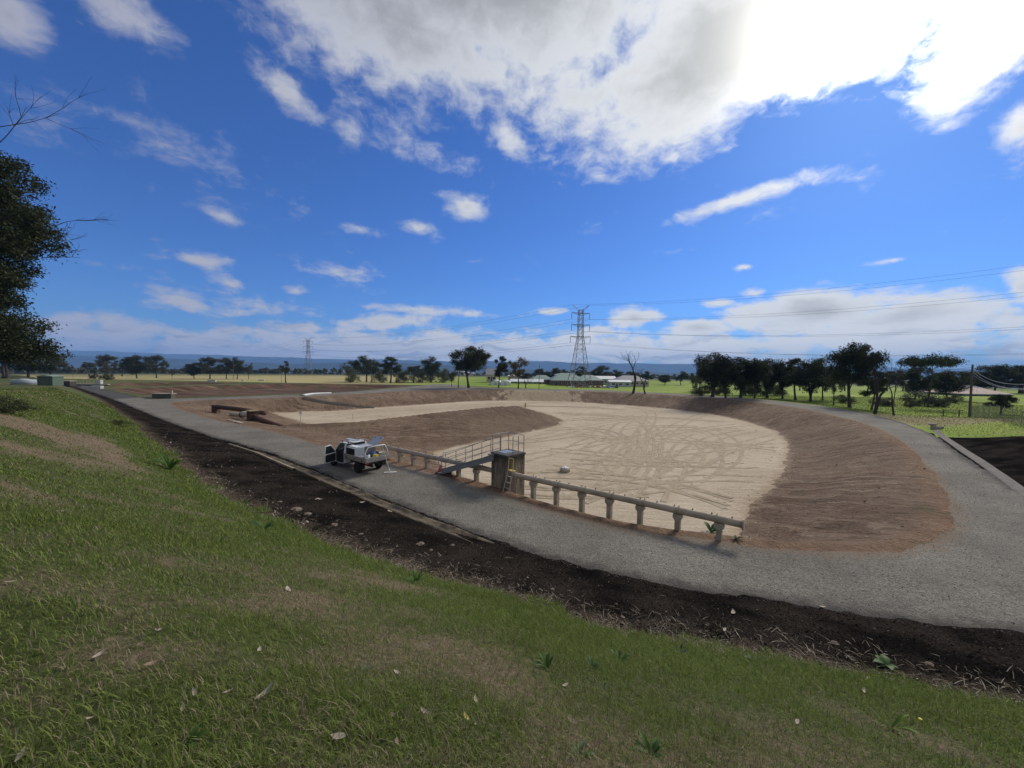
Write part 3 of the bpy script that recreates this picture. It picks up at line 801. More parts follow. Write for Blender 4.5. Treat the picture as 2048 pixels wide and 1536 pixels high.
def build_tracks():
    rnd = random.Random(11); parts = []
    paths = []
    pw = lambda x, y: px(x, y, -SD)
    main = [[(1200, 990), (1290, 900), (1330, 850), (1420, 825)], [(1140, 900), (1230, 850), (1280, 905), (1200, 930)], [(1060, 880), (1180, 850), (1260, 835), (1400, 835)],
            [(1290, 930), (1330, 880), (1310, 840), (1240, 830)], [(1320, 940), (1300, 890), (1380, 850), (1480, 860)], [(1380, 960), (1450, 930), (1440, 890), (1350, 870)],
            [(1400, 950), (1490, 920), (1480, 880), (1420, 860)], [(1100, 900), (1200, 905), (1400, 940), (1500, 930)], [(1050, 960), (1200, 925), (1350, 900), (1560, 890)],
            [(1180, 925), (1260, 870), (1330, 880), (1290, 950)], [(1230, 950), (1270, 860), (1350, 820), (1250, 815)], [(1150, 870), (1250, 880), (1400, 880), (1560, 900)],
            [(1300, 1000), (1330, 940), (1420, 905), (1560, 870)], [(1100, 935), (1300, 960), (1420, 990), (1480, 1020)], [(1040, 920), (1150, 890), (1290, 870), (1480, 850)],
            [(1060, 850), (1200, 830), (1300, 830), (1450, 845)], [(640, 835), (800, 822), (950, 806), (1200, 815)], [(600, 832), (780, 818), (960, 804), (1150, 806)], [(700, 838), (900, 815), (1050, 806), (1250, 820)],
            [(1150, 1000), (1250, 960), (1380, 950), (1540, 960)], [(1220, 850), (1160, 880), (1220, 900), (1300, 870)], [(1250, 845), (1190, 875), (1260, 890), (1330, 860)], [(1340, 960), (1360, 900), (1420, 870), (1500, 862)],
            [(1180, 960), (1220, 930), (1250, 905), (1255, 870)], [(1265, 955), (1290, 920), (1300, 890), (1290, 862)]]
    for q in main: paths.append([pw(*p) for p in q])
    for _ in range(12):
        cx, cy = pw(rnd.uniform(1080, 1480), rnd.uniform(825, 985)); a = rnd.uniform(0, 6.28); L = rnd.uniform(6, 20); k = rnd.uniform(-.9, .9)
        p0 = (cx - math.cos(a) * L / 2, cy - math.sin(a) * L / 2); p2 = (cx + math.cos(a + k) * L / 2, cy + math.sin(a + k) * L / 2)
        paths.append([p0, (cx + math.sin(a) * L * .35 * k, cy - math.cos(a) * L * .35 * k), p2])
    prof = [(-.24, -.012), (-.17, .020), (-.11, .002), (0, .006), (.11, .002), (.17, .020), (.24, -.012)]
    for pi_, q in enumerate(paths):
        c = bez(q, 140)
        seg = np.linalg.norm(np.diff(c, axis=0), axis=1); s = np.concatenate([[0], np.cumsum(seg)]); n = max(12, int(s[-1] / .3))
        c = np.stack([np.interp(np.linspace(0, s[-1], n), s, c[:, k]) for k in (0, 1)], 1)
        T = np.gradient(c, axis=0); T /= np.linalg.norm(T, axis=1)[:, None]; Nn = np.stack([-T[:, 1], T[:, 0]], 1)
        for o in (-.95, .95):
            e = c + Nn * o
            d = sdf(SAND, e[:, 0], e[:, 1]); run = []
            for k in range(len(e)):
                if d[k] < -1.2 : run.append(e[k])
                if (d[k] >= -1.2 or k == len(e) - 1) and len(run) > 6:
                    parts.append(ribbon(run, prof, .012 + pi_ * .0006)); run = []
                elif d[k] >= -1.2: run = []
    V, F = merge(parts)
    m, t, b = mat_base('rutted_sand', .95, .1); p = t.n('ShaderNodeNewGeometry').outputs['Position']
    c = t.mix(t.ramp(t.noise(p, 1.6, 5, .7), .35, .65), (.31, .25, .172), (.42, .35, .255))
    t.put(b.inputs['Base Color'], c)
    bump(t, b, t.noise(p, 9, 4, .7), .8, .06)
    o = link('tyre_marking', np_mesh('tyre_marking', V, F, smooth=True), m, bpy.data.objects['sand_floor']); o['kind'] = 'stuff'; o['label'] = 'crossing tyre ruts pressed into the sand'
    # small push ridges and clods left by the machine
    N = 2600; xs = RNG.uniform(-28, 46, N); ys = RNG.uniform(20, 118, N); d = sdf(SAND, xs, ys)
    k = (d < -.3) & (RNG.random(N) < np.clip(.25 + 1.2 * np.exp(d / 1.5), 0, 1)); xs, ys = xs[k], ys[k]
    zs = height(xs, ys); mb = []
    for x, y, z in zip(xs, ys, zs):
        r = random.uniform(.03, .11); a = random.uniform(0, 6.28); L = random.uniform(1, 4)
        ca, sa = math.cos(a), math.sin(a)
        vs = [(x - ca * r * L, y - sa * r * L, z - .01), (x + sa * r, y - ca * r, z - .01), (x + ca * r * L, y + sa * r * L, z - .01), (x - sa * r, y + ca * r, z - .01), (x + random.uniform(-r, r) * .3, y, z + r * .55)]
        mb.append((np.array(vs), np.array([[0, 1, 4], [1, 2, 4], [2, 3, 4], [3, 0, 4]])))
    V, F = merge(mb)
    o = link('sand_clod', np_mesh('sand_clod', V, F, smooth=False), TM['sand'], bpy.data.objects['sand_floor']); o['kind'] = 'stuff'
build_tracks()

CONC = simple('weathered_concrete', (.40, .35, .275), .9, var=.22, scale=3, dirt=(.10, .085, .06), dirt_amt=.6)
CONC2 = simple('drain_concrete', (.27, .225, .165), .9, var=.25, scale=2.0, dirt=(.085, .07, .05), dirt_amt=.7)
def build_drain():
    q = [(470, 891), (520, 904), (560, 917), (620, 940), (700, 974), (800, 1014), (900, 1051), (1000, 1089), (1080, 1113), (1140, 1130)]
    c = np.array([px(*p) for p in q]); s = np.concatenate([[0], np.cumsum(np.linalg.norm(np.diff(c, axis=0), axis=1))])
    n = int(s[-1] / .35); u = np.linspace(0, s[-1], n); c = np.stack([np.interp(u, s, c[:, k]) for k in (0, 1)], 1)
    wob = fbm(u * .5, u * 0, 3, 5)[:, None] * .25
    T = np.gradient(c, axis=0); T /= np.linalg.norm(T, axis=1)[:, None]; Nn = np.stack([-T[:, 1], T[:, 0]], 1)
    c = c - Nn * (.42 + wob)
    V, F = ribbon(c, [(-.42, -.05), (-.34, .02), (-.2, .0), (0, -.02), (.16, .0), (.26, .035), (.36, .03), (.44, -.06)], .03, sink=16)
    m, t, b = mat_base('silted_drain', .95, .1); p = t.n('ShaderNodeNewGeometry').outputs['Position']
    k = t.noise(p, 1.3, 6, .7); c2 = t.mix(t.ramp(k, .38, .62), (.045, .040, .033), (.16, .13, .09)); c2 = t.mix(t.ramp(t.noise(p, 8, 4, .7), .5, .7, 0, .5), c2, (.03, .027, .024))
    t.put(b.inputs['Base Color'], c2); bump(t, b, t.noise(p, 9, 5, .7), .9, .05)
    o = link('gutter', np_mesh('gutter', V, F), m); tag(o, 'silted concrete gutter between the gravel road and the black strip', 'gutter', kind='structure')
    # gutter on the far side of the road at the right
    q = [(1868, 858), (1890, 876), (1925, 900), (1965, 926), (2010, 957), (2055, 990), (2110, 1035)]
    c = np.array([px(*p) for p in q]); c = bez_line(c, .6)
    V, F = ribbon(c, [(-.35, -.05), (-.3, .0), (-.1, -.015), (.1, -.015), (.25, .012), (.3, -.05)], .03)
    o = link('gutter', np_mesh('gutter', V, F), simple('pale_gutter', (.13, .12, .105), .95, var=.3, scale=1.5, dirt=(.08, .07, .06))); tag(o, 'pale dish gutter below the black bank at the right', 'gutter', kind='structure')
def bez_line(c, step):
    c = np.array(c, float); s = np.concatenate([[0], np.cumsum(np.linalg.norm(np.diff(c, axis=0), axis=1))]); n = max(3, int(s[-1] / step)); u = np.linspace(0, s[-1], n)
    return np.stack([np.interp(u, s, c[:, k]) for k in range(c.shape[1])], 1)
build_drain()

def build_clods():
    """loose lumps on the earth banks and chips on the black strip"""
    def lumps(x, y, z, r, rng):
        n = len(x); a = rng.uniform(0, 6.28, n); q = rng.uniform(.6, 1.5, n)
        P = []
        for k in range(4):
            th = a + k * 1.57 + rng.uniform(-.3, .3, n); rr = r * (q if k % 2 else 1) * rng.uniform(.7, 1.2, n)
            P.append(np.stack([x + np.cos(th) * rr, y + np.sin(th) * rr, z - r * .25], 1))
        P.append(np.stack([x + rng.normal(0, .2, n) * r, y + rng.normal(0, .2, n) * r, z + r * rng.uniform(.4, .9, n)], 1))
        V = np.stack(P, 1).reshape(-1, 3); o = (np.arange(n) * 5)[:, None, None]
        F = (np.array([[0, 1, 4], [1, 2, 4], [2, 3, 4], [3, 0, 4]])[None] + o).reshape(-1, 3)
        return V, F
    rng = np.random.default_rng(17)
    N = 60000; x = rng.uniform(-60, 55, N); y = rng.uniform(15, 125, N); z, D = height(x, y, True)
    k = (D['dRI'] < -.2) & (D['dS'] > .2) & (rng.random(N) < np.clip(.12 + .9 * sst(.05, .25, fbm(x * .5, y * .5, 3, 7)) + .8 * np.exp(-D['dS'] / .9), 0, 1) * np.clip(40 / np.hypot(x, y), 0, 1))
    x, y, z = x[k], y[k], z[k]; r = np.exp(rng.normal(-3.6, .45, len(x))) * (1 + np.hypot(x, y) / 90)
    c = np.where(rng.random(len(x))[:, None] < .35, np.array([.25, .19, .135]), np.array([.17, .118, .082])) * rng.uniform(.7, 1.25, len(x))[:, None]
    V, F = lumps(x, y, z, r, rng); C = np.ones((len(V), 4)); C[:, :3] = np.repeat(c, 5, 0)
    o = link('earth_clod', np_mesh('earth_clod', V, F, vcol=C, smooth=False), tint_mat('clod', 1.0, 0, .02), bpy.data.objects['earth_bank']); o['kind'] = 'stuff'; o['label'] = 'loose lumps of soil on the earth banks'
    N = 150000; rr = np.exp(rng.uniform(np.log(7), np.log(60), N)); a = np.radians(rng.uniform(-62, 60, N)); x = rr * np.sin(a); y = rr * np.cos(a)
    z, D, g, lush, up = bank_fields(x, y)
    k = (D['t'] > .05) & (g < .2) & (rng.random(N) < .75)
    x, y, z, rr = x[k], y[k], z[k], rr[k]; r = np.exp(rng.normal(-4.5, .45, len(x))) * (1 + rr / 22)
    u = rng.random(len(x))[:, None]
    c = np.where(u < .82, np.array([.013, .0115, .0105]), np.where(u < .97, np.array([.07, .055, .043]), np.array([.26, .22, .17]))) * rng.uniform(.6, 1.6, len(x))[:, None]
    V, F = lumps(x, y, z, r, rng); C = np.ones((len(V), 4)); C[:, :3] = np.repeat(c, 5, 0)
    o = link('mulch_chip', np_mesh('mulch_chip', V, F, vcol=C, smooth=False), bpy.data.materials['clod'], bpy.data.objects['black_bank']); o['kind'] = 'stuff'; o['label'] = 'black chips and grit of the dark strip'
    # gravel thrown on the road
    N = 120000; rr = np.exp(rng.uniform(np.log(10), np.log(60), N)); a = np.radians(rng.uniform(-62, 60, N)); x = rr * np.sin(a); y = rr * np.cos(a)
    z, D = height(x, y, True); k = (D['dR'] < .15); x, y, z, rr = x[k], y[k], z[k], rr[k]; r = np.exp(rng.normal(-4.6, .3, len(x))) * (1 + rr / 26)
    c = np.array([.215, .20, .172]) * np.exp(rng.normal(0, .30, len(x)))[:, None]
    V, F = lumps(x, y, z, r, rng); C = np.ones((len(V), 4)); C[:, :3] = np.repeat(c, 5, 0)
    o = link('gravel_chip', np_mesh('gravel_chip', V, F, vcol=C, smooth=False), bpy.data.materials['clod'], bpy.data.objects['road']); o['kind'] = 'stuff'; o['label'] = 'loose stones of the gravel road'
    # ramp down into the left arm of sand
    q = bez_line(np.array([px(606, 794), px(640, 797.5, -.4), px(690, 803, -1.1), px(748, 811, -2.2)]), .6)
    V, F = ribbon(q, [(-.9, -.08), (-.6, .10), (0, .13), (.6, .10), (.9, -.08)], .05)
    o = link('path', np_mesh('path', V, F), TM['gravel']); tag(o, 'narrow gravel ramp running down the bank into the left arm of sand', kind='structure')
build_clods()

# ------------------------------------------------------------------ things by the basin
WHITE = simple('white_paint', (.72, .73, .74), .35, var=.05, scale=3, spec=.5, bmp=0, dirt=(.35, .3, .24), dirt_amt=.25)
ALU = simple('aluminium', (.50, .48, .45), .42, .65, var=.12, scale=5, dirt=(.3, .26, .2), dirt_amt=.35)
GALV = simple('galvanised_steel', (.30, .33, .37), .5, .55, var=.15, scale=5, dirt=(.18, .16, .14), dirt_amt=.3)
BLACK = simple('black_rubber', (.013, .013, .014), .8, var=.2, scale=8)
DARK = simple('dark_trim', (.022, .022, .024), .6, var=.2, scale=8)
GLASS = glass('car_glass')
RUST = simple('rusty_steel', (.085, .045, .034), .85, .2, var=.35, scale=5, dirt=(.16, .085, .05))
TANPIPE = simple('dusty_pipe_paint', (.43, .36, .28), .75, var=.16, scale=2, dirt=(.17, .14, .11), dirt_amt=.45)
YEL = simple('yellow_paint', (.50, .40, .14), .5, var=.12, scale=6)
RED = simple('red_plastic', (.40, .035, .03), .5, var=.2, scale=9)
BLUE = simple('blue_cloth', (.03, .06, .20), .8, var=.25, scale=9)
WHITEP = simple('white_plastic', (.66, .66, .64), .5, var=.08, scale=4)
GREY = simple('light_grey_panel', (.42, .45, .50), .45, .2, var=.08, scale=4)
DKPIPE = None
MESHG = simple('grey_mesh', (.16, .15, .145), .7, .3, var=.2, scale=30)

# --- the pipe and its posts
posts_px = [(1429, 1072), (1353, 1057), (1282.5, 1043.5), (1221, 1029), (1165, 1015), (1113.5, 1002), (1066.6, 988), (953, 960), (917.7, 951), (855, 936), (827, 930), (800, 924)]
PW = np.array([px(*p) for p in posts_px])
A_ = np.vstack([PW[:, 0], np.ones(len(PW))]).T
pk, pb = np.linalg.lstsq(A_, PW[:, 1], rcond=None)[0]
PDIR = Vector((1, pk, 0)).normalized(); PN = Vector((-PDIR.y, PDIR.x, 0))
def on_line(x): return Vector((x, pk * x + pb, 0))
PIPE_Z, PIPE_R = .86, .155
def build_pipe():
    root = on_line(PW[0][0]); rz = math.atan2(PDIR.y, PDIR.x)
    e1 = on_line(PW[0][0]) + PDIR * .85; e0 = on_line(PW[-1][0]) - PDIR * 2.2
    t = empty('water_pipe', e1, rz, 'long dusty beige pipe carried on concrete posts beside the gravel road', 'pipe')
    L = (e1 - e0).length
    m = MB(); m.tube([(-L, 0, PIPE_Z), (-L / 2, 0, PIPE_Z), (0, 0, PIPE_Z)], PIPE_R, 20); m.build('pipe_run', TANPIPE, t, True)
    MB().tube([(-.02, 0, PIPE_Z), (.035, 0, PIPE_Z)], PIPE_R + .07, 24).build('flange', TANPIPE, t)
    cm = MB().tube([(-.05, 0, 0), (.05, 0, 0)], PIPE_R + .022, 20).tube([(0, -.03, PIPE_R), (0, -.03, PIPE_R + .07)], .018, 6).tube([(0, .05, PIPE_R), (0, .05, PIPE_R + .06)], .018, 6).mesh('coupling')
    x = -.85
    while x > -L:
        o = link('coupling', cm, TANPIPE, t); o.location = (x - .1, 0, PIPE_Z); x -= 1.5
    bmn = MB().lathe([(.03, 0), (.03, .03), (.018, .04), (.018, .075)], n=8).mesh('bolt'); x = -.4
    while x > -L:
        o = link('bolt', bmn, RUST, t); o.location = (x, .03, PIPE_Z + PIPE_R - .012); x -= .75
    names = ['first', 'second', 'third', 'fourth', 'fifth', 'sixth', 'seventh']
    pm = None
    for i, p in enumerate(PW):
        c = on_line(p[0])
        z0 = min(h1(c.x + a, c.y + b) for a, b in ((.12, .1), (-.12, -.1), (.12, -.1), (-.12, .1), (0, 0))) - .12
        if i < 7: lab = 'concrete pipe post, %s from the flanged end of the pipe' % names[i]
        elif i < 9: lab = ['concrete pipe post just left of the tall concrete pillar', 'concrete pipe post below the steel walkway'][i - 7]
        else: lab = ['concrete pipe post beside the foot of the walkway', 'concrete pipe post midway between walkway and pickup', 'concrete pipe post nearest the pickup tailgate'][i - 9]
        e = empty('pipe_post', (c.x, c.y, z0), rz, lab, 'post', 'concrete posts under the pipe')
        h = PIPE_Z - PIPE_R - z0
        if pm is None or True:
            sh = MB().box((0, 0, (h - .26) / 2), (.22, .26, h - .26)).mesh('shaft', .012)
            hd = MB().prism([(-.11, h - .26), (.11, h - .26), (.19, h - .16), (.19, h + .0), (-.19, h + .0), (-.19, h - .16)], -.16, .16).mesh('head', .01)
        link('shaft', sh, CONC, e); link('head', hd, CONC, e)
build_pipe()

# --- concrete pillar, walkway, ladder
PIL = on_line(-.42) + PN * .42; PIL_TOP = 1.9; PIL_RZ = math.radians(44)
def build_pillar():
    m, t, b = mat_base('stained_concrete', .92, .15)
    co = t.n('ShaderNodeTexCoord').outputs['Object']
    k = t.noise(t.mapping(co, scale=(2.2, 2.2, .5)), 1.7, 6, .65); k2 = t.noise(co, 8, 5, .65)
    sp = t.n('ShaderNodeSeparateXYZ'); t.put(sp.inputs[0], co)
    c = t.mix(t.ramp(k, .36, .64), (.13, .105, .08), (.33, .275, .205))
    top = t.ramp(t.math('ADD', sp.outputs[2], t.math('MULTIPLY', k, 1.1)), 2.55, 3.3)
    c = t.mix(t.math('MULTIPLY', top, .8), c, (.035, .032, .026))
    f = t.ramp(k2, .3, .7, .75, 1.25); c = t.mix(1, c, t.comb(f, f, f), 'MULTIPLY')
    t.put(b.inputs['Base Color'], c); bump(t, b, k2, .4, .03)
    z0 = -.75
    e = empty('concrete_pillar', (PIL.x, PIL.y, z0), PIL_RZ, 'square stained concrete pillar that carries the end of the walkway', 'pillar')
    MB().box((0, 0, (PIL_TOP - z0) / 2), (1.42, 1.42, PIL_TOP - z0)).build('shaft', m, e, bevel=.02)
    MB().box((0, 0, PIL_TOP - z0 + .06), (1.5, 1.5, .12)).build('cap', simple('dark_cap', (.075, .073, .07), .8, var=.3, scale=5), e, bevel=.02)
    MB().box((-.1, .1, PIL_TOP - z0 + .135), (.8, .7, .03)).build('hatch', GALV, e, bevel=.005)
build_pillar()
WS = Vector(px(893, 948) + (0.0,)); WE = PIL + Vector((-.62, -.12, 0))
def build_walkway():
    d = (WE - WS); d.z = 0; L = d.length; d.normalize(); rz = math.atan2(d.y, d.x)
    z0, z1 = .18, PIL_TOP - .02; wd = .85
    e = empty('walkway', (WS.x, WS.y, 0), rz, 'sloping grey steel walkway with handrails rising to the concrete pillar', 'walkway')
    f = lambda x: z0 + (z1 - z0) * (x / L)
    for sgn in (-1, 1):
        y = sgn * wd / 2
        m = MB(); vs = [(-.05, f(-.05) - .10), (L, f(L) - .30), (L, f(L) + .06), (-.05, f(-.05) + .26)]
        m.prism(vs, y - .02, y + .02); 
        m.prism([(-.05, f(-.05) + .22), (L, f(L) + .03), (L, f(L) + .06), (-.05, f(-.05) + .26)], y - .06, y + .06)
        m.prism([(-.05, f(-.05) - .10), (L, f(L) - .30), (L, f(L) - .27), (-.05, f(-.05) - .07)], y - .06, y + .06)
        m.build('girder', GALV, e)
    n = 16
    tr = MB().box((0, 0, 0), (L / n * .82, wd - .14, .03)).mesh('tread')
    for i in range(n):
        x = (i + .5) * L / n; o = link('tread', tr, GALV, e); o.location = (x, 0, f(x) + .1); o.rotation_euler = (0, -math.atan2(z1 - z0, L), 0)
    for x in (.25, L * .8):
        MB().box((x, 0, f(x) - .05), (.06, wd - .05, .06)).build('cross_bar', GALV, e)
    MB().box((-.35, 0, .10), (.62, wd, .05)).build('landing_plate', MESHG, e, bevel=.01)
    MB().tube([(-.05, -wd / 2, .18), (-.25, -wd / 2, .05), (-.28, -wd / 2, -.12)], .06, 8).build('foot', GALV, e)
    pmesh = MB().tube([(0, 0, 0), (0, 0, 1.12)], .022, 6).mesh('rail_post')
    for sgn in (-1, 1):
        y = sgn * (wd / 2 + .03)
        xs = [-.55 if sgn > 0 else .0, L * .3, L * .62, L * .96]
        for x in xs:
            o = link('rail_post', pmesh, GALV, e); o.location = (x, y, f(max(x, 0)) - .02)
        for hgt in (1.08, .72, .38):
            MB().tube([(xs[0], y, f(max(xs[0], 0)) + hgt), (L * .96, y, f(L * .96) + hgt)], .015, 6).build('rail', GALV, e)
        MB().tube([(xs[0], y, f(0) + 1.08), (xs[0] - .18, y, f(0) + 1.06), (xs[0] - .27, y, f(0) + .95), (xs[0] - .27, y, f(0) + .55), (xs[0] - .2, y, f(0) + .4), (xs[0], y, f(0) + .38)], .018, 6).build('rail_end', GALV, e)
    # guard rail round the top of the pillar
    g = empty('guard_rail', (PIL.x, PIL.y, PIL_TOP + .12), PIL_RZ, 'low grey guard rail standing on top of the concrete pillar', 'railing')
    cs = [(-.66, .66), (.66, .66), (.66, -.66), (-.25, -.66)]
    hp = MB().tube([(0, 0, 0), (0, 0, 1.05)], .024, 6).mesh('rail_post')
    for c in cs + [(0, .66), (.2, -.66)]:
        o = link('rail_post', hp, GALV, g); o.location = (c[0], c[1], 0)
    for hgt in (1.05, .55):
        for a, b in zip(cs[:-1], cs[1:]):
            MB().tube([(*a, hgt), (*b, hgt)], .015, 6).build('rail', GALV, g)
    # pale hose on the walkway end
    hx = WE - d * .45
    pts = []
    for i in range(40):
        a = i * .5; pts.append((.17 * math.cos(a) + i * .006, .15 * math.sin(a), .03 + i * .0022))
    pts += [(.5, .1, .09), (.8, .22, .10)]
    ho = empty('hose', (hx.x - .1, hx.y + .05, f(L - .55) + .12), rz, 'coiled pale hose lying at the top of the walkway', 'hose')
    MB().tube(pts[:20], .03, 6).build('coil', DARK, ho, True); MB().tube(pts[20:], .028, 6).build('free_end', WHITEP, ho, True)
build_walkway()

def build_ladder():
    p0 = Vector(px(1003, 976) + (0,)); p1 = Vector(px(1015.5, 980.5) + (0,))
    zb = .5 * (h1(p0.x, p0.y) + h1(p1.x, p1.y))
    c = (p0 + p1) / 2 + Vector((.06, -.76, 0)); back = (PIL - c).normalized(); across = (p1 - p0).normalized()
    back = Vector((-across.y, across.x, 0)); 
    rz = math.atan2(across.y, across.x)
    e = empty('step_ladder', (c.x, c.y, zb), rz, 'aluminium platform ladder with yellow top standing against the concrete pillar', 'ladder')
    W = .24
    for s in (-1, 1):
        MB().tube([(s * W, 0, 0), (s * W * .85, .36, 1.25)], .026, 6).build('side_rail', ALU, e)
        MB().tube([(s * W * .85, .36, 1.25), (s * W * .8, .42, 1.95)], .024, 6).build('hand_frame', YEL, e)
        MB().tube([(s * W, .62, -.06), (s * W * .9, .50, 1.25)], .02, 6).build('rear_leg', ALU, e)
    for i in range(1, 4):
        k = i / 4; MB().box((0, .36 * k, 1.25 * k), (W * 1.9, .09, .03)).build('step', ALU, e)
    MB().box((0, .46, 1.25), (W * 2.0, .28, .045)).build('platform', YEL, e, bevel=.006)
    MB().tube([(-W * .8, .42, 1.95), (W * .8, .42, 1.95)], .024, 6).build('top_bar', YEL, e)
build_ladder()

def small_things():
    # red cone-like bundle by the foot of the walkway
    c = hit(882, 946); 
    e = empty('traffic_cone', (c.x, c.y, c.z - .01), .4, 'squashed red plastic cone at the foot of the walkway', 'cone')
    MB().box((0, 0, .025), (.42, .42, .05)).build('base', RED, e, bevel=.01)
    MB().lathe([(.24, .05), (.20, .18), (.15, .34), (.07, .52), (.045, .56)], n=14).build('body', RED, e, True)
    MB().lathe([(.165, .30), (.125, .41)], n=14).build('band', simple('dull_pink_band', (.45, .2, .18), .6), e, True)
    c = hit(900, 948)
    e = empty('bucket', (c.x, c.y, c.z - .01), 0, 'grey metal bucket beside the walkway foot', 'bucket')
    MB().lathe([(.13, 0), (.18, .32), (.185, .33), (.165, .33), (.12, .03)], n=16).build('body', GALV, e, True)
    MB().tube([(-.18, 0, .32), (-.12, .0, .42), (0, 0, .46), (.12, 0, .42), (.18, 0, .32)], .008, 5).build('handle', GALV, e)
    # round concrete block on the sand
    c = hit(1130, 944)
    e = empty('concrete_block', (c.x, c.y, c.z - .04), .2, 'round pale concrete block tilted on the sand', 'concrete block')
    o = MB().lathe([(.42, 0), (.47, .03), (.50, .36), (.47, .42), (.40, .43)], n=22).build('body', CONC, e, True); o.rotation_euler = (.08, -.06, 0)
    o = MB().lathe([(.33, .43), (.33, .50), (.26, .52)], n=20).build('lid', WHITEP, e, True); o.rotation_euler = (.08, -.06, 0)
    for k in range(3):
        a = k * 2.1; o = MB().box((.22 * math.cos(a), .22 * math.sin(a), .54), (.16, .05, .05), a).build('lug', GALV, e)
    # sign at the tip of the earth bank, yellow marker out on the sand
    c = hit(601, 851)
    e = empty('sign_post', (c.x, c.y, c.z - .1), .15, 'small white sign on a thin post at the start of the earth bank', 'sign')
    MB().tube([(0, 0, 0), (.03, 0, 1.65)], .025, 6).build('post', ALU, e)
    MB().box((.03, -.035, 1.62), (.30, .02, .34)).build('plate', WHITEP, e, bevel=.004)
    c = hit(1050, 812, 40); c = Vector((*px(1050.5, 813, -1.2), 0)); c.z = h1(c.x, c.y)
    e = empty('depth_marker', (c.x, c.y, c.z - .2), 0.2, 'yellow marker board on a thin post on the sand', 'marker')
    MB().tube([(0, 0, 0), (0, 0, 2.6)], .04, 6).build('post', ALU, e)
    MB().box((0, -.06, 2.05), (.32, .03, .9)).build('board', simple('marker_yellow', (.42, .36, .03), .6), e)
    # gauge stick on the far arm of sand
    c = hit(705, 838); e = empty('stake', (c.x, c.y, c.z - .1), 0, 'thin grey stake standing in the left arm of sand', 'stake')
    MB().tube([(0, 0, 0), (.02, 0, 1.1)], .025, 6).build('rod', GALV, e); MB().tube([(.02, 0, 1.0), (.02, 0, 1.12)], .04, 6).build('tip', WHITEP, e)
    # white sheet on the road between the ponds
    pts = np.array([px(604, 791), px(622, 787.8), px(640, 786.8), px(662, 786.2)]); pts = bez_line(pts, .5)
    V, F = ribbon(pts, [(-.75, .0), (-.5, .16), (-.1, .22), (.3, .18), (.7, .0)], .02)
    o = link('plastic_sheet', np_mesh('plastic_sheet', V, F), WHITEP); tag(o, 'white plastic sheet rolled out along the road between the ponds', 'sheet')
    # kerb slab left lying in the gutter
    a = px(545, 911.5); b = px(612, 944)
    pts = bez_line(np.array([px(478, 893), px(500, 900), px(535, 912), px(575, 930), px(612, 945)]), .4)
    T = np.gradient(pts, axis=0); T /= np.linalg.norm(T, axis=1)[:, None]
    pts = pts + np.stack([T[:, 1], -T[:, 0]], 1) * .72
    V, F = ribbon(pts, [(-.10, -.05), (-.09, .13), (.06, .14), (.12, -.05)], .02)
    o = link('kerb_strip', np_mesh('kerb_strip', V, F, smooth=False), CONC2); tag(o, 'pale strip of old kerb along the gutter left of the pickup', 'kerb')
small_things()

# --- rusty inlet pipes at the left arm
def inlet():
    c = hit(505, 842); rz = math.radians(-32)
    e = empty('inlet_box', (c.x, c.y, c.z - .15), rz, 'rusty steel inlet box with pipes feeding the left arm of sand', 'inlet')
    MB().box((0, 0, .75), (1.05, 1.0, 1.5)).build('box', RUST, e, bevel=.02)
    MB().box((0, 0, 1.56), (1.35, 1.25, .14)).build('lid', simple('dusty_lid', (.26, .2, .12), .9, var=.25, scale=4), e, bevel=.02)
    MB().tube([(-.5, 0, .95), (-2.2, -.25, .95)], .42, 18).build('cover_pipe', simple('pale_shield', (.50, .44, .36), .7, var=.12, scale=3), e, True)
    MB().tube([(-2.2, -.25, .85), (-4.6, -.7, .75)], .30, 16).build('feed_pipe', TANPIPE, e, True)
    MB().tube([(-2.15, -.24, .88), (-2.4, -.28, .88)], .44, 18).build('collar', RUST, e, True)
    MB().tube([(.4, .0, .7), (3.0, .3, .25), (6.4, .9, -.35)], .36, 16).build('outlet_pipe', RUST, e, True)
    c2 = hit(432, 826)
    q = empty('steel_pipe', (c2.x, c2.y, c2.z - .1), 0, 'rusty pipe arm behind the inlet box running from a square stub', 'pipe')
    L = Vector((c.x - .2, c.y + 3.0, 0)) - Vector((c2.x, c2.y, 0))
    MB().box((0, 0, .65), (.8, .8, 1.3)).build('stub', RUST, q, bevel=.02)
    MB().tube([(0, 0, 1.0), (L.x * .5, L.y * .5, .85), (L.x, L.y, .55)], .34, 16).build('pipe_run', RUST, q, True)
    for i, (x, y, w, lab) in enumerate([(478, 846, .9, 'pale slab lying below the inlet box'), (462, 842, .7, 'pale broken slab beside the road left of the inlet box')]):
        p = hit(x, y); o = MB().box((0, 0, .05), (w * 1.6, w * .45, .12)).build('slab', CONC, None, bevel=.02); o.location = p; o.rotation_euler = (.05, .04, -.5 + i * .2); tag(o, lab, 'slab')
inlet()

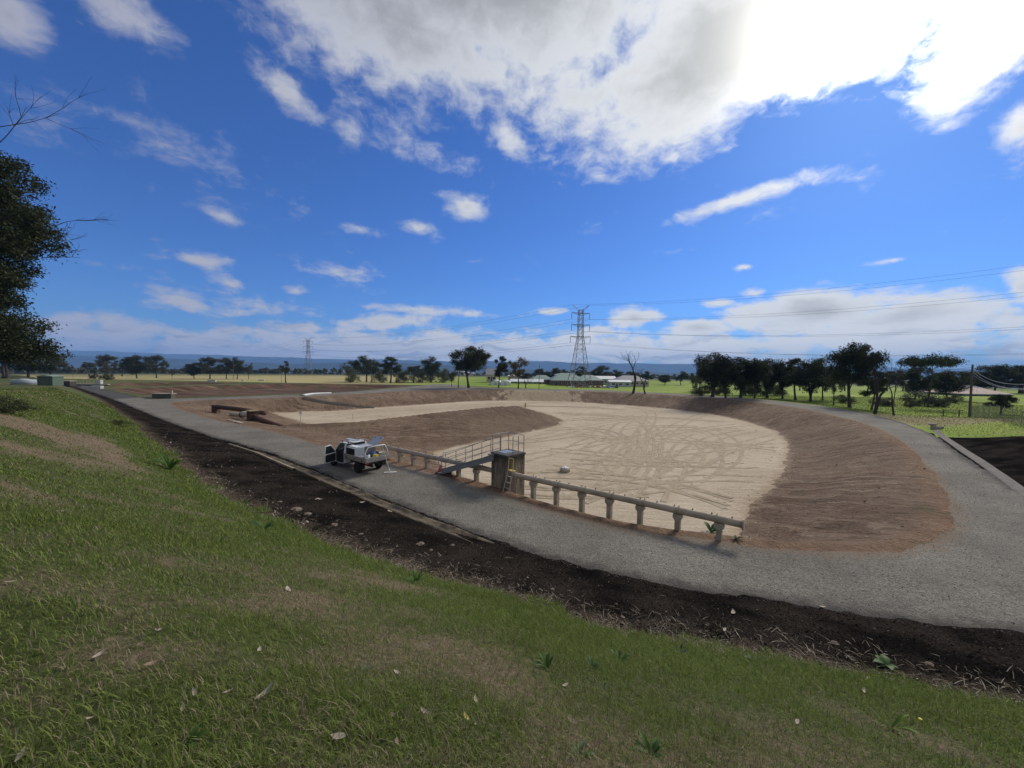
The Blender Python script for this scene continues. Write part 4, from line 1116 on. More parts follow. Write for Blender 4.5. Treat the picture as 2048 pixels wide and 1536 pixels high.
# --- the pickup
def build_pickup():
    rl = Vector(px(716, 946) + (0,)); fl = Vector(px(667, 931) + (0,))
    d = (fl - rl).normalized(); left = Vector((-d.y, d.x, 0))
    c = (rl + fl) / 2 - left * .78
    rz = math.atan2(d.y, d.x); z = h1(c.x, c.y)
    e = empty('pickup', (c.x, c.y, z), rz, 'white pickup with aluminium tray and open door parked on the gravel road', 'pickup')
    WB = 3.05; fx, rx = WB / 2, -WB / 2; HW = .90
    # cab body: lower shell with wheel arch, bonnet
    def arch(cx, r=.43, n=9): return [(cx + r * math.cos(math.pi * k / (n - 1)), .42 + r * math.sin(math.pi * k / (n - 1))) for k in range(n)]
    low = [(-.05, .42), (-.05, 1.08), (1.1, 1.10), (2.25, .98), (2.42, .78), (2.45, .42)] + arch(fx)
    b = MB().prism(low, -HW, HW).build('body', WHITE, e, bevel=.025)
    # left doorway: dark panel on the body, painted for the cabin's shade
    MB().box((.47, HW + .004, .83), (.95, .012, .80)).build('door_shade_panel', DARK, e)
    MB().prism([(.02, .43), (.95, .43), (1.02, .55), (1.02, .40), (.0, .40)], HW, HW + .03).build('sill', WHITE, e)
    # greenhouse
    gh = [(-.05, 1.08), (.02, 1.62), (.30, 1.72), (.75, 1.70), (1.20, 1.12)]
    W1 = .72
    m = MB(); n = len(gh); vs = []
    for s in (-1, 1):
        for (x, zz) in gh: vs.append((x, s * (HW - .02 if zz < 1.2 else W1), zz))
    m.add(vs, [tuple(range(n)), tuple(reversed(range(n, 2 * n)))] + [(i, i + n, (i + 1) % n + n, (i + 1) % n) for i in range(n)])
    m.build('cabin_glass', GLASS, e)
    MB().box((.34, 0, 1.735), (.80, 1.42, .06)).build('roof', WHITE, e, bevel=.02)
    for s in (-1, 1):
        MB().tube([(1.20, s * (HW - .05), 1.10), (.76, s * .72, 1.70)], .04, 6).build('windscreen_pillar', WHITE, e)
        MB().tube([(-.03, s * (HW - .04), 1.08), (.02, s * .73, 1.70)], .055, 6).build('rear_pillar', WHITE, e)
    MB().box((.15, .35, .95), (.5, .5, .25)).build('seat', DARK, e, bevel=.05); MB().tube([(.8, -.35, 1.12), (.88, -.35, 1.28)], .16, 12).build('steering_wheel', DARK, e)
    # open left door, hinged at the front
    dr = MB().prism([(0, .45), (-1.0, .45), (-1.0, 1.05), (0, 1.08)], -.035, .035).mesh('door', .015)
    do = link('door', dr, WHITE, e); do.location = (1.02, HW, 0); do.rotation_euler = (0, 0, math.radians(-72))
    MB().box((-.5, -.042, .75), (.9, .012, .52)).build('door_trim', DARK, do)
    fr = MB().tube([(0, 0, 1.06), (-.38, 0, 1.56), (-.52, 0, 1.62), (-.92, 0, 1.60), (-1.0, 0, 1.05)], .035, 6); fr.build('window_frame', WHITE, do)
    MB().prism([(-.02, 1.06), (-.40, 1.55), (-.9, 1.57), (-.97, 1.06)], -.006, .006).build('window_pane', GLASS, do)
    MB().box((-.88, .045, .95), (.14, .03, .04)).build('handle', DARK, do)
    MB().box((-.12, .14, 1.12), (.10, .22, .16)).build('mirror', DARK, do, bevel=.02)
    # roof rack
    for s in (-1, 1):
        MB().box((.15, s * .60, 1.86), (1.45, .05, .05)).build('rack_rail', ALU, e)
        for x in (-.1, .6): MB().box((x, s * .62, 1.80), (.06, .06, .10)).build('rack_foot', DARK, e)
    MB().box((.25, .15, 1.90), (1.2, .3, .06)).build('rolled_awning', GREY, e, bevel=.02)
    # chassis and tray
    for s in (-1, 1): MB().box((-.3, s * .38, .55), (4.6, .10, .16)).build('chassis_rail', DARK, e)
    MB().box((-1.33, 0, .84), (2.52, 1.80, .08)).build('tray_floor', ALU, e)
    MB().box((-1.33, 0, .72), (2.3, 1.2, .16)).build('tray_frame', DARK, e)
    for s in (-1, 1):
        o = MB().box((-1.33, s * .905, 1.00), (2.5, .035, .26)).build('side_board', ALU, e, bevel=.008)
        for k in range(3): MB().box((-2.2 + k * .88, s * .93, .93), (.05, .03, .13)).build('latch', DARK, o)
    tg = MB().box((-2.60, 0, 1.0), (.035, 1.80, .26)).build('tailgate', ALU, e, bevel=.008)
    for zz in (.91, 1.0, 1.09): MB().box((-2.628, 0, zz), (.02, 1.76, .035)).build('rib', ALU, tg)
    for s in (-1, 1):
        MB().box((-2.62, s * .80, .76), (.05, .22, .09)).build('tail_light', simple('tail_light_red', (.22, .02, .02), .3), e)
        o = MB().box((-2.12, s * .80, .50), (.03, .3, .34)).build('mud_flap', BLACK, e)
    MB().tube([(-2.55, 0, .60), (-2.75, 0, .58)], .04, 8).build('tow_bar', DARK, e)
    # toolbox behind the cab, left hatch open
    tb = MB(); tb.box((-.62, 0, 1.53), (1.04, 1.62, .05)); 
    tb.build('toolbox_top', GREY, e, bevel=.01)
    MB().box((-.62, 0, 1.20), (1.0, 1.56, .62)).build('toolbox_shade_block', BLACK, e)  # solid black block stands for the shade inside the open toolbox
    MB().box((-1.15, .42, 1.20), (.04, .72, .66)).build('toolbox_rear_panel', GREY, e)
    MB().box((-1.15, -.38, 1.22), (.04, .82, .70)).build('toolbox_rear_mesh', MESHG, e)
    MB().box((-.09, 0, 1.20), (.04, 1.60, .70)).build('headboard', WHITE, e)
    o = MB().box((0, 0, 0), (1.02, .05, .34)).build('left_hatch', WHITE, e, bevel=.01); o.location = (-.62, .50, 1.60); o.rotation_euler = (math.radians(86), 0, 0)
    o = MB().box((0, 0, .38), (1.0, .04, .74)).build('right_hatch', GREY, e, bevel=.01); o.location = (-.75, -.80, 1.56); o.rotation_euler = (math.radians(52), 0, 0)
    for x in (-.3, .3): MB().box((x, .03, .62), (.10, .03, .06)).build('hinge', DARK, o)
    # rear hoop
    MB().tube([(-2.45, .84, .92), (-2.45, .84, 1.42), (-2.45, .62, 1.78), (-2.45, 0, 1.80), (-2.45, -.62, 1.78), (-2.45, -.84, 1.42), (-2.45, -.84, .92)], .035, 8).build('rear_hoop', WHITE, e, True)
    # wheels
    ty = MB().lathe([(.20, -.11), (.33, -.115), (.37, -.08), (.37, .08), (.33, .115), (.20, .11)], n=28).mesh('tyre'); rm = MB().lathe([(.03, -.06), (.19, -.07), (.205, -.10), (.205, .10), (.19, .07), (.05, .06)], n=20).mesh('rim')
    for x in (fx, rx):
        for s in (-1, 1):
            w = link('wheel', ty, BLACK, e, True); w.location = (x, s * .76, .37); w.rotation_euler = (math.pi / 2, 0, 0)
            r_ = link('rim', rm, DARK, w, True); r_.location = (0, 0, 0)
    for s in (-1, 1): MB().box((2.38, s * .66, .86), (.14, .36, .17)).build('headlight', GLASS, e, bevel=.03)
    MB().box((2.44, 0, .55), (.12, 1.7, .22)).build('bumper', DARK, e, bevel=.04)
    # load on the tray
    Mx = Matrix.Translation((c.x, c.y, z)) @ Matrix.Rotation(rz, 4, 'Z')
    def load(name, loc, lab, cat, builder):
        p = Mx @ Vector(loc); q = empty(name, p, rz + .2, lab, cat); builder(q)
    def bag(q):
        MB().lathe([(.18, 0), (.27, .08), (.27, .22), (.20, .34), (.06, .40)], n=14).build('body', BLUE, q, True); MB().tube([(-.12, 0, .36), (0, 0, .48), (.12, 0, .36)], .02, 5).build('strap', DARK, q)
    load('bag', (-1.6, -.25, .88), 'blue bag on the pickup tray', 'bag', bag)
    def tool(q):
        MB().box((0, 0, .14), (.34, .26, .24)).build('body', simple('tool_yellow', (.55, .43, .03), .5), q, bevel=.03); MB().tube([(-.15, 0, .25), (-.1, 0, .36), (.1, 0, .36), (.15, 0, .25)], .018, 5).build('handle', DARK, q)
    load('toolbox', (-2.05, -.2, .88), 'small yellow and black toolbox near the tailgate of the pickup', 'toolbox', tool)
    def buck(q):
        MB().lathe([(.13, 0), (.17, .34), (.18, .35), (.16, .35), (.12, .02)], n=16).build('body', WHITEP, q, True); MB().tube([(-.17, 0, .33), (0, .06, .44), (.17, 0, .33)], .008, 5).build('handle', GALV, q)
    load('bucket', (-2.1, -.62, .88), 'white plastic bucket in the far rear corner of the pickup tray', 'bucket', buck)
    def drum(q):
        MB().box((0, 0, .2), (.24, .2, .36)).build('body', WHITEP, q, bevel=.03); MB().tube([(0, 0, .38), (0, 0, .44)], .04, 8).build('cap', DARK, q)
    load('jerry_can', (-2.42, .62, .88), 'white jerry can in the near rear corner of the pickup tray', 'can', drum)
    def jar(q):
        MB().lathe([(.07, 0), (.08, .2), (.04, .26), (.04, .3)], n=12).build('body', WHITEP, q, True); MB().lathe([(.045, .29), (.045, .33)], n=10).build('cap', DARK, q)
    load('bottle', (-1.75, .12, .88), 'small white bottle beside the blue bag on the tray', 'bottle', jar)
    def crate(q):
        MB().box((0, 0, .08), (.5, .34, .16)).build('body', DARK, q, bevel=.02); MB().box((0, 0, .165), (.42, .26, .02)).build('contents', GALV, q)
    load('crate', (-1.55, .55, .88), 'low black crate against the near side of the tray', 'crate', crate)
    # long-handled squeegee leaning on the tailgate
    f = Vector(px(780.5, 946) + (0,)); f.z = h1(f.x, f.y)
    top = Mx @ Vector((-2.66, -.28, 1.75)); top = Vector((*[a for a in top],))
    q = empty('squeegee', f, 0, 'long-handled floor squeegee with white blade leaning on the pickup tailgate', 'squeegee')
    v = top - f
    MB().tube([(0, 0, .05), tuple(v * .18), tuple(v)], .02, 6).build('handle', simple('pale_handle', (.55, .45, .38), .6), q)
    MB().tube([(0, 0, .05), tuple(v * .15)], .03, 6).build('socket', WHITEP, q)
    o = MB().box((0, 0, .03), (.78, .16, .045)).build('blade', WHITEP, q, bevel=.01); o.rotation_euler = (0, 0, .25)
build_pickup()

# ------------------------------------------------------------------ trees
LEAF = tint_mat('leaf', .7, .22, .25)
BARK = simple('bark', (.060, .050, .042), .95, var=.35, scale=3, bmp=.5, dirt=(.13, .115, .095))
DEADW = simple('dead_wood', (.045, .038, .034), .95, var=.3, scale=3)
def leaf_cards(P, size, rng, pal, droop=.5, aspect=.42):
    n = len(P)
    d = rng.normal(size=(n, 3)); d[:, 2] = d[:, 2] * .6 - droop; d /= np.linalg.norm(d, axis=1)[:, None]
    u = np.cross(d, rng.normal(size=(n, 3))); u /= np.linalg.norm(u, axis=1)[:, None] + 1e-9
    L = (size * rng.uniform(.6, 1.4, n))[:, None]; W = L * aspect
    V = np.stack([P - d * L * .5, P + u * W * .5, P + d * L * .5, P - u * W * .5], 1).reshape(-1, 3)
    F = np.arange(n * 4).reshape(-1, 4)
    k = rng.random(n)[:, None]
    c = np.array(pal[0]) * (1 - k) + np.array(pal[1]) * k
    C = np.ones((n, 4, 4)); C[:, :, :3] = c[:, None, :]
    return V, F, C.reshape(-1, 4)
PAL = {'dark': ((.020, .028, .012), (.050, .062, .024)), 'mid': ((.036, .046, .020), (.078, .088, .036)), 'grey': ((.050, .055, .032), (.105, .108, .062)), 'light': ((.050, .064, .020), (.105, .120, .038)), 'gold': ((.085, .075, .022), (.16, .13, .04))}
LEAF_MULT = 2.0
def make_tree(seed, H, R, fork=.3, crown_lo=.30, K=16, rc=.27, leaves=4200, pal='mid', leaf=.38, trunks=1, shape='oval', trunk_r=None, clump_flat=.75, lean=0.0, twigs=True):
    """wood mesh and crown mesh of a gum-like tree of height H and crown radius R"""
    rng = np.random.default_rng(seed); rnd = random.Random(seed)
    tr = trunk_r or H * .020
    wood = MB(); cent = []
    zc = H * (crown_lo + 1) / 2; hz = H * (1 - crown_lo) / 2
    tries = 0
    while len(cent) < K and tries < 4000:
        tries += 1
        v = rng.normal(size=3); v /= np.linalg.norm(v); q = rng.random() ** .45
        if shape == 'umbrella': v[2] = abs(v[2]) * .8 + .15; 
        p = np.array([v[0] * R * q, v[1] * R * q, zc + v[2] * max(hz * .4, hz - R * rc * .9) * q])
        if shape == 'column': p = np.array([v[0] * R * q, v[1] * R * q, H * (crown_lo + (1 - crown_lo) * rng.random())]); p[:2] *= .72 + .28 * math.sin(p[2] / H * 11) if p[2] < H * .85 else .6
        if shape == 'cone' : p[:2] *= np.clip(1.25 - (p[2] - H * crown_lo) / (H * (1 - crown_lo)), .2, 1)
        rr = R * rc * 1.3 * rng.uniform(.7, 1.3)
        p[2] = min(p[2], H - rr * .7)
        if all(np.linalg.norm(p - c[0]) > .40 * (rr + c[1]) for c in cent): cent.append((p, rr))
    # trunk(s)
    nodes = []
    for k in range(trunks):
        bx, by = (0, 0) if trunks == 1 else (rnd.uniform(-.5, .5), rnd.uniform(-.4, .4))
        tx, ty = lean * H * .3 + rnd.uniform(-.08, .08) * H * (1 if trunks == 1 else 2), rnd.uniform(-.06, .06) * H
        zt = H * (fork + (1 - fork) * .55)
        pts = []
        for i in range(9):
            u = i / 8; pts.append((bx + tx * u ** 1.3 + math.sin(u * 5 + k) * .012 * H, by + ty * u + math.cos(u * 4 + k) * .010 * H, zt * u - .25 * (i == 0)))
        rs = [tr * (1.35 - .35 * min(1, u * 8)) * (1 - .75 * u) + .02 for u in [i / 8 for i in range(9)]]
        wood.tube(pts, rs, 8)
        for i in range(9):
            if pts[i][2] >= H * fork * .95: nodes.append((np.array(pts[i]), rs[i]))
    # limbs to every clump, nearest clumps first so that later ones branch off earlier limbs
    cent.sort(key=lambda c: np.linalg.norm(c[0] - np.array([0, 0, H * fork])))
    for p, rr in cent:
        best = min(nodes, key=lambda nd: np.linalg.norm(nd[0] - p) + (2.5 if nd[0][2] > p[2] - .1 * H else 0) )
        a = best[0]; r0 = min(best[1] * .75, tr * .55); L = np.linalg.norm(p - a)
        mid = (a + p) / 2 + np.array([rnd.uniform(-.1, .1) * L, rnd.uniform(-.1, .1) * L, .04 * L])
        pts = [a, a * .6 + mid * .4 + np.array([0, 0, .02 * L]), mid, p * .7 + mid * .3, p]
        rs = [r0, r0 * .85, r0 * .65, r0 * .45, max(.015, r0 * .25)]
        wood.tube([tuple(q) for q in pts], rs, 5)
        for q, r in zip(pts[1:], rs[1:]): nodes.append((np.array(q), r))
        if twigs:
            for _ in range(3):
                v = rng.normal(size=3); v /= np.linalg.norm(v); v[2] = abs(v[2]) * .6
                wood.tube([tuple(p), tuple(p + v * rr * .8)], [max(.012, r0 * .2), .008], 4, caps=False)
    P = []
    tot = sum(c[1] ** 2 for c in cent)
    for p, rr in cent:
        n = max(20, int(leaves * LEAF_MULT * rr ** 2 / tot))
        # each clump is itself made of small tufts, which leaves gaps between them
        nt = max(5, int(9 * (rr / (R * rc))))
        T = rng.normal(size=(nt, 3)); T /= np.linalg.norm(T, axis=1)[:, None]; T *= (rng.random(nt) ** .4)[:, None]
        T[:, 2] *= clump_flat
        idx = rng.integers(0, nt, n)
        q = T[idx] * .80 + rng.normal(size=(n, 3)) * np.array([.24, .24, .20])
        P.append(p + q * rr)
    P = np.concatenate(P)
    V, F, C = leaf_cards(P, leaf, rng, PAL[pal])
    return wood.mesh('trunk'), np_mesh('crown', V, F, vcol=C, smooth=False)
def make_dead(seed, H, spread=.5, r=None, levels=4, trunks=1):
    rnd = random.Random(seed); w = MB()
    def grow(p, d, L, rad, lv):
        pts = [p]; q = p.copy(); dd = d.copy()
        for i in range(4):
            dd = (dd + Vector((rnd.uniform(-1, 1), rnd.uniform(-1, 1), rnd.uniform(-.3, .7))) * .16).normalized(); q = q + dd * L / 4; pts.append(q.copy())
        w.tube([tuple(a) for a in pts], [rad * (1 - .4 * i / 4) for i in range(5)], 6 if lv > 2 else 4, caps=lv == levels)
        if lv == 0: return
        for k in range(rnd.choice((2, 2, 3))):
            s = pts[rnd.choice((2, 3, 4, 4))]; v = (dd + Vector((rnd.uniform(-1, 1), rnd.uniform(-1, 1), rnd.uniform(-.2, .5))) * spread * 1.5).normalized()
            grow(s.copy(), v, L * rnd.uniform(.55, .8), rad * .55, lv - 1)
    for k in range(trunks): grow(Vector((k * .3, 0, -.2)), Vector((rnd.uniform(-.25, .25), rnd.uniform(-.2, .2), 1)).normalized(), H * .38, r or H * .023, levels)
    z = max(v[2] for v in w.v); f = H / z
    w.v = [(a * f, b * f, c * f) for a, b, c in w.v]
    return w.mesh('limbs')

PROTO = {}
def proto(key):
    if key in PROTO: return PROTO[key]
    k = {'gum': dict(seed=1, H=12, R=3.9, K=24, leaves=6000, pal='mid', crown_lo=.2), 'gum2': dict(seed=2, H=12, R=3.4, K=18, leaves=4600, pal='mid', crown_lo=.2),
         'thin': dict(seed=3, H=12, R=2.6, K=12, leaves=2200, pal='grey', crown_lo=.4, rc=.32), 'dense': dict(seed=4, H=12, R=4.6, K=30, leaves=8500, pal='dark', crown_lo=.14, rc=.30),
         'round': dict(seed=5, H=9, R=4.6, K=28, leaves=7500, pal='mid', crown_lo=.06, rc=.28, fork=.15), 'dark': dict(seed=6, H=13, R=4.2, K=28, leaves=8000, pal='dark', crown_lo=.22, rc=.29, trunks=2),
         'grove': dict(seed=7, H=13, R=4.4, K=26, leaves=7600, pal='dark', crown_lo=.12, rc=.32, trunks=2, fork=.22), 'grove2': dict(seed=8, H=12, R=4.0, K=24, leaves=6400, pal='dark', crown_lo=.14, lean=.2, rc=.32),
         'umbrella': dict(seed=9, H=13, R=7.5, K=26, leaves=4600, pal='dark', crown_lo=.55, rc=.20, shape='umbrella', fork=.35, clump_flat=.5, trunk_r=.3), 'bush': dict(seed=10, H=3, R=1.9, K=12, leaves=2200, pal='mid', crown_lo=-.35, fork=.1, leaf=.2, rc=.36, trunk_r=.05),
         'lightbush': dict(seed=11, H=4, R=2.6, K=14, leaves=2400, pal='light', crown_lo=-.35, fork=.1, leaf=.24, rc=.36, trunk_r=.06), 'grey': dict(seed=12, H=12, R=4.2, K=24, leaves=6000, pal='grey', crown_lo=.12),
         'sparse': dict(seed=13, H=11, R=4.0, K=16, leaves=1700, pal='mid', crown_lo=.2), 'gold': dict(seed=14, H=10, R=3.4, K=13, leaves=1900, pal='gold', crown_lo=.3),
         'top': dict(seed=15, H=14, R=4.6, K=30, leaves=9500, pal='dark', crown_lo=.30, rc=.32, trunks=2, fork=.26), 'tall': dict(seed=16, H=12, R=1.5, K=11, leaves=1800, pal='mid', crown_lo=.2, rc=.5)}[key]
    PROTO[key] = (make_tree(**k), k['H'], k['R'] * 1.22)
    return PROTO[key]
def plant(kind, x, y, ytop, wpx, label, group=None, name='gum_tree', cat='tree', z=None, depth=None, rot=None, squash=None):
    p = hit(x, y) if depth is None else pd(x, y, depth)
    if depth is not None: p.z = h1(p.x, p.y)
    Hh = (y - ytop) / FPX * p.y * 1.0
    if depth is not None:
        top = pd(x, ytop, depth); Hh = top.z - p.z
    e = empty(name, (p.x, p.y, p.z), rot if rot is not None else random.uniform(0, 6.28), label, cat, group)
    if kind.startswith('dead'):
        me = PROTO.setdefault(kind, make_dead({'dead1': 21, 'dead2': 32, 'dead3': 43, 'dead4': 54}[kind], 12, {'dead1': .5, 'dead2': .42, 'dead3': .55, 'dead4': .6}[kind], levels=5, trunks=2 if kind == 'dead3' else 1))
        o = link('limbs', me, DEADW, e); s = Hh / 12; w = max(.6, wpx / FPX * p.y / (12 * .62)); e.scale = (w, w, s)
        return e
    (wood, crown), H0, R0 = proto(kind)
    link('trunk', wood, BARK, e); link('crown', crown, LEAF, e)
    s = Hh / H0; w = 1.02 * wpx / FPX * p.y * .5 / R0 if wpx else s
    w = min(max(w, s * .55), s * 1.5); e.scale = (w, w, s)
    return e
def build_trees():
    # left paddock, far
    g = 'trees across the dry field at the left'
    plant('grey', 100, 750, 706, 62, 'grey-green tree behind the big dark tree at the left edge', g, depth=190)
    plant('thin', 178, 746, 720, 28, 'small tree left of the pale gum in the dry field', g, depth=330)
    plant('grey', 215, 746, 708, 42, 'pale grey gum between a small tree and the dense round tree', g, depth=320)
    plant('gum2', 243, 746, 716, 36, 'darker low tree just left of the dense round tree', g, depth=340)
    plant('dense', 273, 748, 708, 50, 'dense dark round tree in the dry field', g, depth=290)
    plant('grey', 313, 747, 709, 42, 'grey gum just right of the dense round tree', g, depth=310)
    plant('bush', 187, 758, 744, 15, 'narrow dark bush on the pond bank at the far left', 'bushes on the far pond bank', 'bush', 'bush')
    plant('bush', 214, 760, 744, 22, 'round dark bush on the pond bank at the far left', 'bushes on the far pond bank', 'bush', 'bush')
    plant('sparse', 344, 748, 734, 16, 'tiny tree standing alone between the two left clumps', g, depth=300)
    for x, yt, w, k, lab in [(388, 724, 34, 'dense', 'round tree at the left end of the second clump'), (420, 713, 46, 'grey', 'widest grey tree of the second clump'), (452, 714, 40, 'grey', 'grey tree in the middle of the second clump'), (474, 714, 34, 'gum', 'dark tree at the right of the second clump'), (497, 722, 22, 'sparse', 'small sparse tree at the right end of the second clump')]:
        plant(k, x, 749, yt, w, lab, g, depth=300)
    plant('tall', 571, 755, 719, 17, 'slim column-like tree standing alone left of the far pylon', g, depth=240)
    # trees beyond the road junction
    g = 'trees beyond the far corner of the basin'
    for k, x, y, yt, w, lab in [('sparse', 697, 763, 722, 36, 'thin tree at the left end of the row beyond the road'), ('gum', 732, 764, 711, 62, 'tall open gum behind the left utility pole'), ('gum2', 780, 766, 711, 62, 'dark gum with a forked trunk in the middle of the row'),
                              ('thin', 828, 766, 726, 36, 'nearly bare tree between two gums of the row'), ('gum', 862, 765, 713, 48, 'leafy gum right of the nearly bare tree'), ('sparse', 903, 773, 735, 26, 'small sparse tree left of the biggest dark gum')]:
        plant(k, x, y, yt, w, lab, g)
    for x, w, yt in [(706, 30, 741), (758, 34, 738), (806, 40, 736), (845, 46, 733), (884, 46, 733)]:
        plant('lightbush', x, 765, yt, w, 'pale green bush %s beyond the road' % {706: 'at the left end of the gum row', 758: 'between the open gum and the forked gum', 806: 'right of the forked gum', 845: 'under the nearly bare tree', 884: 'at the right end of the gum row'}[x], 'bushes under the row of gums', 'bush', 'bush')
    plant('top', 942, 776, 687, 82, 'biggest dark gum beyond the far bank, left of the pylon', g)
    plant('thin', 917, 776, 712, 24, 'thin leaning tree at the left side of the biggest dark gum', g)
    plant('gum2', 997, 776, 709, 42, 'single gum with dark trunk right of the biggest dark gum', g)
    plant('gold', 1036, 777, 712, 50, 'half bare tree with yellowing leaves beyond the far bank', g)
    plant('dead4', 1052, 777, 742, 34, 'small dead tree beside the half bare yellowing tree', g, 'dead_tree')
    plant('dead1', 1266, 787, 703, 72, 'tall dead tree on the field right of the pylon', 'dead trees on the field', 'dead_tree')
    plant('dead2', 1291, 788, 733, 48, 'shorter dead tree beside the tall dead tree', 'dead trees on the field', 'dead_tree')
    # behind the green roofed buildings
    g = 'trees behind the green roofed buildings'
    for k, x, yt, w, lab in [('thin', 1078, 733, 26, 'slim tree behind the left end of the buildings'), ('dense', 1095, 742, 34, 'low dark tree behind the left green roof'), ('thin', 1112, 731, 26, 'slim tree with a tuft on top behind the green roof'), ('gum', 1130, 738, 30, 'rounded tree left of the pylon base'), ('gum2', 1160, 731, 44, 'tree seen through the legs of the near pylon'),
                           ('grey', 1204, 730, 46, 'rounded grey tree right of the near pylon'), ('gum', 1232, 739, 40, 'tree behind the white roofs'), ('grey', 1262, 742, 42, 'tree behind the tall dead tree'), ('gum2', 1296, 741, 40, 'tree behind the shorter dead tree'), ('dense', 1330, 748, 44, 'low round dark tree at the field edge'), ('gum', 1362, 742, 40, 'tree at the left end of the dark grove edge'), ('gum', 1185, 740, 36, 'low tree just right of the pylon legs'), ('dense', 1052, 745, 40, 'low dark tree beside the blue gable')]:
        plant(k, x, 764, yt, w, lab, g, depth=330)
    # grove right of centre
    g = 'trees of the dark grove'
    for k, x, y, yt, w, lab in [('sparse', 1392, 784, 742, 34, 'slight tree at the left tip of the dark grove'), ('grove', 1424, 794, 697, 92, 'tallest tree at the left of the dark grove'), ('grove2', 1452, 796, 712, 66, 'second tree of the dark grove, close to the tallest'), ('grove', 1480, 795, 706, 84, 'broad tree in the middle of the dark grove'), ('grove2', 1508, 797, 708, 62, 'tree just right of the middle of the dark grove'),
                              ('grove', 1535, 796, 708, 72, 'rounded tree in the right half of the dark grove'), ('grove2', 1566, 797, 717, 60, 'leaning tree at the right end of the dark grove'), ('gum2', 1592, 800, 712, 64, 'tree with bent trunk right of the grove'), ('grove', 1622, 803, 706, 78, 'wide tree whose trunk forks low, right of the grove'), ('grove2', 1645, 800, 722, 54, 'tree behind the low-forking one'), ('sparse', 1667, 810, 726, 44, 'thin tree left of the big roadside gum')]:
        plant(k, x, y, yt, w, lab, g)
    for x, yt in [(1440, 755), (1492, 752), (1520, 756), (1552, 760), (1404, 764)]:
        plant('bush', x, 791, yt, 44, 'dark undergrowth bush %s' % {1404: 'at the left tip of the grove', 1440: 'under the tallest tree of the grove', 1492: 'under the middle tree of the grove', 1520: 'right of the middle of the grove', 1552: 'at the right end of the grove'}[x], 'bushes inside the grove', 'bush', 'bush')
    g = 'trees along the right side road'
    plant('top', 1704, 816, 677, 92, 'big dark roadside gum with twin trunks and a dense crown', g)
    plant('gum2', 1742, 820, 738, 60, 'leafy tree right behind the big roadside gum', g)
    plant('dead3', 1750, 828, 703, 66, 'forked dead roadside tree beside the big gum', g, 'dead_tree')
    plant('dead2', 1788, 831, 709, 46, 'slender dead roadside tree with upright limbs', g, 'dead_tree')
    plant('umbrella', 1857, 814, 704, 116, 'wide flat-topped tree in the paddock at the right', g)
    plant('dense', 1830, 796, 730, 56, 'dark tree behind the flat-topped tree', g, depth=118)
    plant('dense', 1893, 796, 738, 70, 'dark round tree right of the flat-topped tree', g, depth=118)
    for x, y, yt, w, lab in [(1822, 815, 798, 22, 'small bush left of the flat-topped tree'), (1904, 806, 784, 32, 'rounded bush right of the flat-topped tree'), (1882, 814, 802, 22, 'low bush at the fence corner'), (1765, 812, 790, 44, 'dark shrub behind the forked dead roadside tree'), (1690, 806, 786, 40, 'dark shrub left of the big roadside gum'), (1850, 812, 778, 66, 'broad dark shrub below the flat-topped tree'), (1977, 812, 803, 26, 'low shrub behind the wire fence')]:
        plant('bush', x, y, yt, w, lab, 'bushes in the right paddock', 'bush', 'bush')
    plant('dark', 2003, 829, 786, 42, 'small dark tree behind the wire fence', g)
    g = 'trees behind the house at the right'
    for x, yt, w, k, lab in [(1955, 740, 60, 'dense', 'dark tree behind the left end of the pink roof'), (1990, 726, 74, 'dense', 'tallest dark tree behind the pink roof'), (2040, 727, 70, 'dark', 'dark tree at the right edge of the photo'), (1925, 742, 50, 'gum', 'tree behind the tall wooden pole'), (2100, 730, 80, 'dense', 'dark tree beyond the right edge of the photo')]:
        plant(k, x, 778, yt, w, lab, g, depth=165)
    g = 'trees in the distance behind the grove'
    for i, x in enumerate([1400, 1440, 1490, 1545, 1600, 1650, 1690, 1735, 1775, 1805]):
        plant(['gum', 'grey', 'gum2'][i % 3], x, 776, 738 + (i * 7) % 9, 44, 'distant tree showing between the trunks of the grove', g, depth=185)
    # the big tree at the left edge
    c = pd(-40, 770, 44); c.z = h1(c.x, c.y)
    Ht = pd(-42, 290, 44).z - c.z
    wood, crown = make_tree(77, Ht, 6.3, fork=.10, crown_lo=.15, K=110, rc=.25, leaves=52000, pal='dark', leaf=.34, trunk_r=.42, clump_flat=.85, shape='column')
    e = empty('gum_tree', c, 0, 'huge dark gum tree cut off by the left edge of the photo', 'tree')
    link('trunk', wood, BARK, e); link('crown', crown, LEAF, e)
    w = MB(); rnd = random.Random(5)
    def twig(p, d, L, r, lv):
        pts = [p]; q = p.copy(); dd = d.copy()
        for i in range(5):
            dd = (dd + Vector((rnd.uniform(-1, 1), rnd.uniform(-1, 1), rnd.uniform(-.8, .9))) * .16).normalized(); q = q + dd * L / 5; pts.append(q.copy())
        w.tube([tuple(a) for a in pts], [max(.008, r * (1 - .14 * i)) for i in range(6)], 5)
        if lv:
            for k in range(3): twig(pts[rnd.choice((2, 3, 4))].copy(), (dd + Vector((rnd.uniform(-.2, .8), rnd.uniform(-.6, .6), rnd.uniform(-.7, .7)))).normalized(), L * .55, r * .55, lv - 1)
    for (x, y, L, dz) in [(78, 455, 4.8, .02), (80, 492, 4.2, .18), (84, 515, 4.0, -.05), (-40, 262, 9.0, .05), (70, 470, 4.4, .1), (-30, 300, 8.0, .25)]:
        p = pd(x, y, 42) - c; twig(p, Vector((1, -.1, dz)).normalized(), L, .05, 2)
    w.build('bare_branches', DEADW, e)
